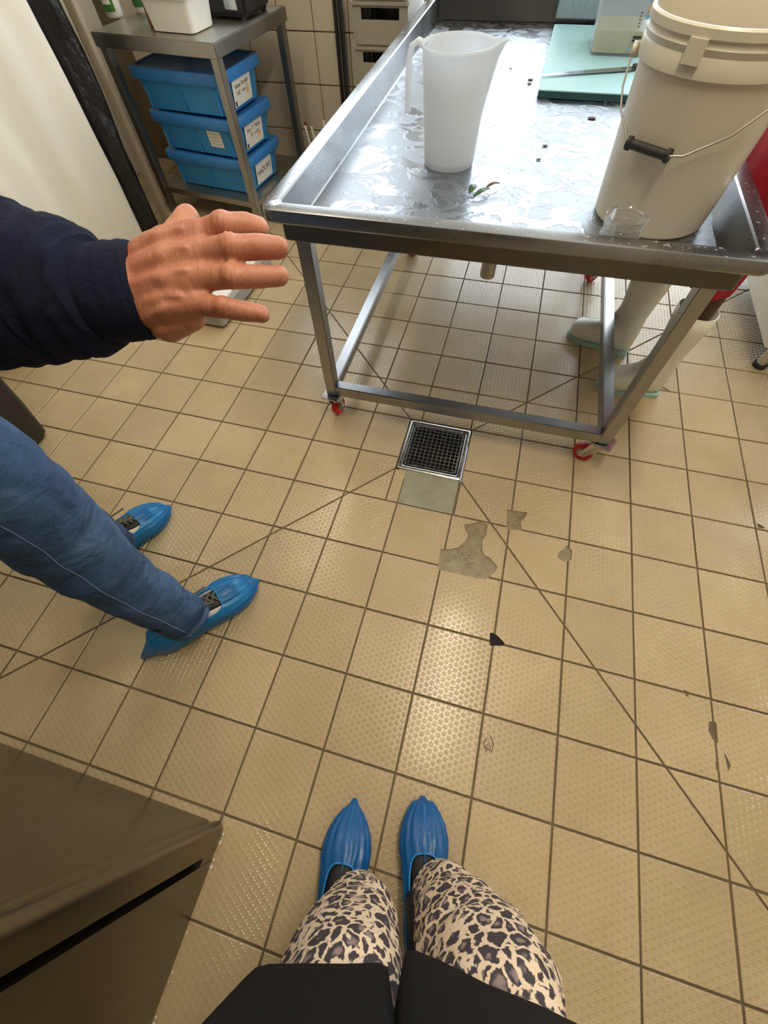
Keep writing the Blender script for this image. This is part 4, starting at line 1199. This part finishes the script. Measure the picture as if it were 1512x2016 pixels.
# sweatshirt
sw = MB()
sw.caps([Vector((-.50, -.20, 1.385)), Vector((-.64, -.06, 1.44)), Vector((-.78, .07, 1.385))], [.085, .09, .085])
for z, rx in ((1.30, .15), (1.15, .155), (1.0, .16), (.93, .16)):
    sw.sph((-.66, -.07, z), rx, (1.05, .95, .8), 3)
    sw.sph((-.61, -.12, z), rx, (.85, .85, .8), 3); sw.sph((-.70, -.01, z), rx, (.85, .85, .8), 3)
sw.caps([Vector((-.78, .07, 1.38)), Vector((-.81, .05, 1.12)), Vector((-.755, .09, .94))], [.08, .068, .05])
sw.caps([Vector((-.50, -.20, 1.38)), Vector((-.45, -.16, 1.22)), Vector((-.415, -.12, 1.10))], [.085, .08, .07])
remesh(sw, 'sweatshirt', 'navy', pm, .008, 4, lambda p: .006 * noise.noise(Vector(p) * 9))
sl = [elb + Vector((-.01, -.01, .03)), hpnt(-90, 560, .372), hpnt(0, 565, .370), hpnt(60, 568, .369), hpnt(105, 568, .368), hpnt(150, 578, .367), hpnt(188, 583, .366), hpnt(208, 582, .365)]
sr = [(.070, .070), (.068, .066), (.066, .062), (.064, .060), (.059, .055), (.054, .051), (.0485, .047), (.034, .033)]
rings = loft_limb(sl, sr, 56, .085, 2.0, side=CD)
MB().loft(rings, True, True).build('sleeve', 'navy', pm, smooth=180, sub=1)
cf = [hpnt(200, 582, .365), hpnt(212, 580, .364), hpnt(240, 577, .363), hpnt(268, 574, .362), hpnt(283, 572, .362)]
rings = loft_limb(cf, [(.036, .034), (.0405, .037), (.0410, .037), (.0405, .036), (.0395, .035)], 56, .012, 5.0, side=CD)
inner = loft_limb([cf[-1], cf[-2]], [(.0365, .032), (.035, .031)], 56, .0, 5.0, side=CD)
MB().loft(rings + inner, True, True).build('cuff', 'navy', pm, smooth=180)
# jeans
def onx(u, v, x):
    d = ray(u, v); return CAM + d * ((x - CAM.x) / d.x)
jl = [fz(376, 1224, .085), fz(330, 1197, .16), fz(262, 1160, .27), fz(180, 1105, .40), fz(95, 1040, .52), fz(20, 985, .62), fz(-110, 905, .74), Vector((-.66, -.20, .95))]
jrad = [(.067, .060), (.070, .064), (.077, .072), (.088, .084), (.098, .092), (.102, .098), (.105, .10), (.13, .12)]
rings = loft_limb(jl, jrad, 56, .05, 1.0)
jm = MB().loft(rings, False, True)
ri2 = [[jl[0] + (p - jl[0]) * .93 + Vector((0, 0, .03 * q)) for p in rings[0]] for q in (0, 1)]
jm.loft([rings[0]] + ri2, False, False)
seam_pts = [rg[int(56 * .62)] for rg in rings]
jl2 = [fz(228, 1078, .10), fz(196, 1058, .18), fz(152, 1032, .28), fz(85, 988, .42), fz(-20, 945, .54), Vector((-.76, -.06, .93))]
r2 = loft_limb(jl2, [(.062, .056), (.064, .060), (.072, .068), (.080, .076), (.085, .08), (.12, .11)], 56, .05, 4.0)
jm.loft(r2, False, True)
jm.sph((-.72, -.14, .95), .14, (1, .95, .7), 3)
jm.build('jeans', 'denim', pm, smooth=180)
cen = [sum(rg, Vector()) / 56 for rg in rings]
best = max(range(56), key=lambda k: px(rings[20][k])[1] - px(cen[20])[1])
nv = [(CAM - rings[20][k]).normalized().dot((rings[20][k] - cen[20]).normalized()) for k in range(56)]
sk_ = (best - 6) % 56 if nv[(best - 6) % 56] > nv[(best + 6) % 56] else (best + 6) % 56
MB().tube([cen[i] + (rings[i][sk_] - cen[i]) * 1.006 for i in range(len(rings))], .0011, 6).build('side_seam', 'seam', pm, smooth=180)
hem_r = [p for p in rings[1]]
MB().tube([jl[0].lerp(jl[1], .12) + (p - jl[0]) * 1.01 for p in rings[0]] + [jl[0].lerp(jl[1], .12) + (rings[0][0] - jl[0]) * 1.01], .0012, 5).build('hem_stitch', 'seam', pm, smooth=180)
# shoes and covers
for lab, O, toe in (('r', (-.560, -.270), (-.385, -.030)), ('l', (-.905, -.095), (-.806, .145))):
    ang = math.atan2(toe[1] - O[1], toe[0] - O[0]); L = math.hypot(toe[1] - O[1], toe[0] - O[0])
    O3 = (O[0], O[1], .004)
    sh = MB().loft(side_loft(shoe_secs(L, .049), O3, ang, 32)).build('shoe', 'shoewhite', pm, smooth=180)
    # dark tongue and toe cap over the white sides
    tg_ = []
    for F, B, wv, b2 in shoe_secs(L, .050)[2:8]:
        tg_.append(((F[0], F[1] + .005), (F[0], F[1] - .02), wv * .62, .9))
    MB().loft(side_loft(tg_, O3, ang, 24)).build('tongue', 'shoeblack', sh, smooth=180)
    h = Vector((math.cos(ang), math.sin(ang), 0)); l = Vector((-h.y, h.x, 0))
    MB().tube([Vector(O3) + h * L * .28 + Vector((0, 0, .09)), Vector(O3) + h * L * .26 + Vector((0, 0, .17))], [.046, .042], 20).build('sock', 'shoeblack', pm, smooth=180)
    laces(sh, O3, ang, L, .05)
    mb, ed = cover_mesh((O[0], O[1], .001), ang, L + .008, .052, tip=.028, tail=.045, op=(.30, .72), opw=1.05)
    cvr = mb.build('shoe_cover', 'cover', pm, smooth=180)
    MB().tube(ed + [ed[0]], .0022, 6).build('elastic_edge', 'hem', cvr, smooth=180)

# ------------------------------------------------------------------ the photographer's legs
pg = thing('person', 'person seen from above in leopard print trousers, black coat and blue shoe covers', 'person', (.22, -.68, 0))
for k, (toe, ang, L) in enumerate(((fz(697, 1592), math.radians(97), .262), (fz(832, 1574), math.radians(103), .262))):
    h = Vector((math.cos(ang), math.sin(ang), 0)); O = Vector((toe.x, toe.y, .001)) - h * (L + .018)
    sh = MB().loft(side_loft(shoe_secs(L, .044), O + Vector((0, 0, .003)), ang, 32)).build('shoe', 'shoeblack', pg, smooth=180)
    mb, ed = cover_mesh(O, ang, L + .006, .048, tip=.035 - .014 * k, tail=.02, op=(.20, .66), opw=.80)
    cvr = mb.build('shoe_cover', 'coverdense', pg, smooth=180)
    MB().tube(ed + [ed[0]], .0022, 6).build('elastic_edge', 'hem', cvr, smooth=180)
    MB().tube([O + h * (L + .012 - .006 * q) + Vector((0, 0, .044 + .005 * q)) for q in range(4)] + [O + h * L * .8 + Vector((0, 0, .077)), O + h * L * .66 + Vector((0, 0, .090))], .0014, 5).build('seam_line', 'hem', cvr, smooth=180)
    # sock or leg inside the trouser
    MB().tube([O + h * L * .40 + Vector((0, 0, .07)), O + h * L * .28 + Vector((0, 0, .16)), O + h * L * .22 + Vector((0, 0, .34))], [.043, .036, .05], 24).build('sock', 'shoeblack', pg, smooth=180)
LL = [fz(700, 1778, .115), fz(702, 1805, .19), fz(690, 1850, .28), fz(672, 1905, .36), fz(655, 1975, .45), fz(655, 1975, .45) + Vector((0, -.03, .07)), fz(655, 1975, .45) + Vector((0, -.05, .13))]
LR = [fz(862, 1752, .115), fz(884, 1785, .19), fz(908, 1840, .28), fz(938, 1900, .36), fz(970, 1975, .45), fz(970, 1975, .45) + Vector((0, -.03, .07)), fz(970, 1975, .45) + Vector((0, -.05, .13))]
lrad = [(.056, .052), (.070, .064), (.086, .076), (.098, .080), (.100, .078), (.085, .065), (.06, .05)]
tr = MB()
for P, sd, sc_ in ((LL, 1.0, 1.0), (LR, 6.0, .98)):
    rings = loft_limb(P, [(a * sc_, b * sc_) for a, b in lrad], 56, .06, sd)
    tr.loft(rings, False, True); 
    tr.loft([rings[0], [P[0] + (p - P[0]) * .9 + Vector((0, 0, .01)) for p in rings[0]], [P[0] + (p - P[0]) * .8 + Vector((0, 0, .06)) for p in rings[0]]], False, False)
tr.build('trousers', 'leopard', pg, smooth=180)
def panel(hem, top, back, name):
    n = len(hem); rows = []
    for q in range(13):
        f = q / 12; rg = [a.lerp(b, f) for a, b in zip(hem, top)]
        rg += [p + (b - a) * f + Vector((0, 0, 0)) for p, a, b in zip(back, [hem[-1], hem[0]], [top[-1], top[0]])]
        rows.append(rg)
    mb = MB().loft(rows, False, True)
    mb.build(name, 'coat', pg, smooth=60, solid=.006)
hemL = [fz(u, v, z) for u, v, z in ((488, 1925, .49), (505, 1910, .51), (530, 1904, .53), (600, 1903, .55), (680, 1904, .55), (745, 1901, .53), (759, 1904, .51))]
topL = [fz(u, v, z) for u, v, z in ((300, 2130, .72), (330, 2120, .74), (370, 2115, .76), (500, 2110, .77), (650, 2110, .77), (770, 2110, .76), (785, 2115, .74))]
bkL = [hemL[-1] + Vector((0, -.20, 0)), hemL[0] + Vector((0, -.18, 0))]
panel(hemL, topL, bkL, 'coat_panel')
hemR = [fz(u, v, z) for u, v, z in ((799, 1886, .51), (803, 1876, .53), (818, 1877, .54), (870, 1899, .55), (960, 1945, .56), (1060, 1985, .55), (1150, 2026, .53))]
topR = [fz(u, v, z) for u, v, z in ((786, 2110, .74), (792, 2104, .76), (830, 2104, .77), (930, 2120, .77), (1060, 2150, .77), (1200, 2190, .77), (1330, 2250, .74))]
bkR = [hemR[-1] + Vector((0, -.18, 0)), hemR[0] + Vector((0, -.22, 0))]
panel(hemR, topR, bkR, 'coat_panel')
# upper part of the coat and the body behind the camera
cb = MB()
for z, rx, ry in ((.66, .20, .12), (.80, .20, .12), (.95, .19, .115), (1.10, .185, .115), (1.24, .185, .11)):
    cb.sph((.21, -.82, z), 1, (rx, ry, .12), 3)
cb.caps([Vector((.04, -.83, 1.33)), Vector((.21, -.84, 1.37)), Vector((.38, -.83, 1.33))], [.07, .075, .07])
for sg in (-1, 1):
    cb.caps([Vector((.21 + sg * .19, -.83, 1.32)), Vector((.21 + sg * .25, -.76, 1.06)), Vector((.21 + sg * .12, -.60, 1.14))], [.07, .055, .042])
remesh(cb, 'coat_body', 'coat', pg, .010, 4)
pb2 = MB().caps([Vector((.21, -.83, 1.36)), Vector((.21, -.83, 1.50))], [.055, .05])
pb2.sph((.21, -.80, 1.62), .1, (.85, .95, 1.15), 3); pb2.sph((.21, -.70, 1.60), .017, (1, 1, 1.4), 2)
for sg in (-1, 1):
    pb2.caps([Vector((.21, -.83, 1.36)), Vector((.21 + sg * .19, -.83, 1.32)), Vector((.21 + sg * .25, -.76, 1.06)), Vector((.21 + sg * .12, -.60, 1.14)), Vector((.21 + sg * .05, -.53, 1.17))], [.05, .05, .04, .03, .03])
    for q in range(4): pb2.caps([Vector((.21 + sg * .05, -.53, 1.155 + .012 * q)), Vector((.21 + sg * .035, -.47, 1.15 + .016 * q)), Vector((.21 + sg * .01, -.455, 1.15 + .016 * q))], [.011, .009, .008])
    pb2.caps([Vector((.21 + sg * .05, -.54, 1.19)), Vector((.21 + sg * .03, -.50, 1.215))], [.012, .009])
remesh(pb2, 'body', 'skin', pg, .005, 3)
MB().sph((.21, -.825, 1.65), .1, (.95, 1.0, 1.05), 3).build('hair', 'hair', pg, smooth=180)

# ------------------------------------------------------------------ the person in white boots
pw = thing('person', 'person in white rubber boots and red clothing behind the wash table', 'person', (.86, 1.28, 0))
def boot(toe, heel, top, nm):
    toe, heel = Vector((*toe, 0)), Vector((*heel, 0)); dv = toe - heel; L = dv.length; ang = math.atan2(dv.y, dv.x)
    k = L / .29; hh = top
    secs = [((.290, .046), (.288, .012), .014, .6), ((.282, .066), (.280, .012), .034, .6), ((.262, .078), (.255, .010), .047, .6), ((.225, .086), (.215, .010), .052, .6), ((.185, .100), (.165, .012), .049, .6), ((.155, .122), (.110, .014), .044, .7),
            ((.138, .150), (.036, .012), .042, .7), ((.130, .180), (.002, .026), .043, .85), ((.128, .210), (.000, .100), .046, .95), ((.132, .245), (.004, .170), .050, 1), ((.138, .285), (-.004, .235), .056, 1), ((.144, .33), (-.012, .29), .060, 1), ((.147, hh), (-.016, hh - .01), .063, 1),
            ((.143, hh), (-.012, hh - .01), .059, 1), ((.132, hh - .10), (.000, hh - .11), .050, 1)]
    secs = [((F[0] * k, F[1]), (B[0] * k, B[1]), wv, b) for F, B, wv, b in secs]
    b_ = MB().loft(side_loft(secs, heel, ang, 40)).build('boot', 'boot', pw, smooth=180)
    so = [(.002, .032), (.02, .043), (.07, .042), (.12, .043), (.17, .050), (.22, .055), (.26, .049), (.285, .032), (.297, .008)]
    out = [(s * k, wv) for s, wv in so] + [(s * k, -wv) for s, wv in reversed(so)]
    h = Vector((math.cos(ang), math.sin(ang), 0)); l = Vector((-h.y, h.x, 0))
    MB().loft([[heel + h * s + l * wv + Vector((0, 0, z)) for s, wv in out] for z in (0, .010, .017)]).build('sole', 'sole', b_)
    return heel + h * .065 * k
ka = boot((.545, 1.487), (.800, 1.400), .40, 'a'); kb = boot((.672, 1.172), (.915, 1.185), .37, 'b')
lg = MB()
hip = Vector((.885, 1.27, .92))
for kx, side, bend in ((ka, .06, 0), (kb, -.06, 0)):
    lg.caps([kx + Vector((0, 0, .12)), kx + Vector((0, 0, .30)), kx + Vector((0, 0, .42)), kx.lerp(Vector((.85, 1.26, 0)), .25) + Vector((0, 0, .52)), hip + Vector((0, side, 0))], [.034, .046, .050, .050, .062])
lg.sph(hip + Vector((0, 0, .1)), .10, (.85, 1.2, 1.2), 3); lg.caps([hip + Vector((0, 0, .25)), hip + Vector((0, 0, .48)), hip + Vector((0, 0, .60))], [.09, .09, .05])
lg.sph(hip + Vector((-.01, 0, .75)), .10, (.95, .85, 1.15), 3); lg.sph(hip + Vector((-.105, 0, .73)), .017, (1, 1, 1.4), 2)
for sg in (-1, 1):
    lg.caps([hip + Vector((0, sg * .17, .48)), hip + Vector((.03, sg * .22, .22)), hip + Vector((-.10, sg * .20, .02))], [.05, .042, .03])
remesh(lg, 'body', 'darkskin', pw, .008, 5)
def garment(rows, name, m):
    rings = []
    for z, rx, ry, cx_, cy_ in rows:
        rings.append([Vector((cx_ + rx * math.cos(2 * PI * k / 56) * (1 + .05 * math.sin(2 * PI * k / 56 * 7 + z * 2) * (z < .9)), cy_ + ry * math.sin(2 * PI * k / 56) * (1 + .05 * math.sin(2 * PI * k / 56 * 7 + z * 2) * (z < .9)), z)) for k in range(56)])
    MB().loft(rings, False, True).build(name, m, pw, smooth=180, sub=1)
garment([(.44, .076, .140, .850, 1.255), (.47, .078, .145, .851, 1.255), (.60, .084, .150, .855, 1.26), (.75, .090, .152, .862, 1.265), (.92, .10, .155, .88, 1.27), (.96, .10, .155, .88, 1.27)], 'red_apron', 'redcloth')
garment([(.90, .104, .158, .885, 1.27), (1.05, .11, .16, .89, 1.27), (1.25, .12, .18, .90, 1.27), (1.40, .11, .19, .90, 1.27), (1.46, .07, .08, .90, 1.27)], 'added_dark_shirt', 'shoeblack')  # unseen upper garment, made dark so the tray rim does not mirror red
MB().sph(hip + Vector((.012, 0, .79)), .1, (1, .9, 1.05), 3).build('hair', 'shoeblack', pw, smooth=180)
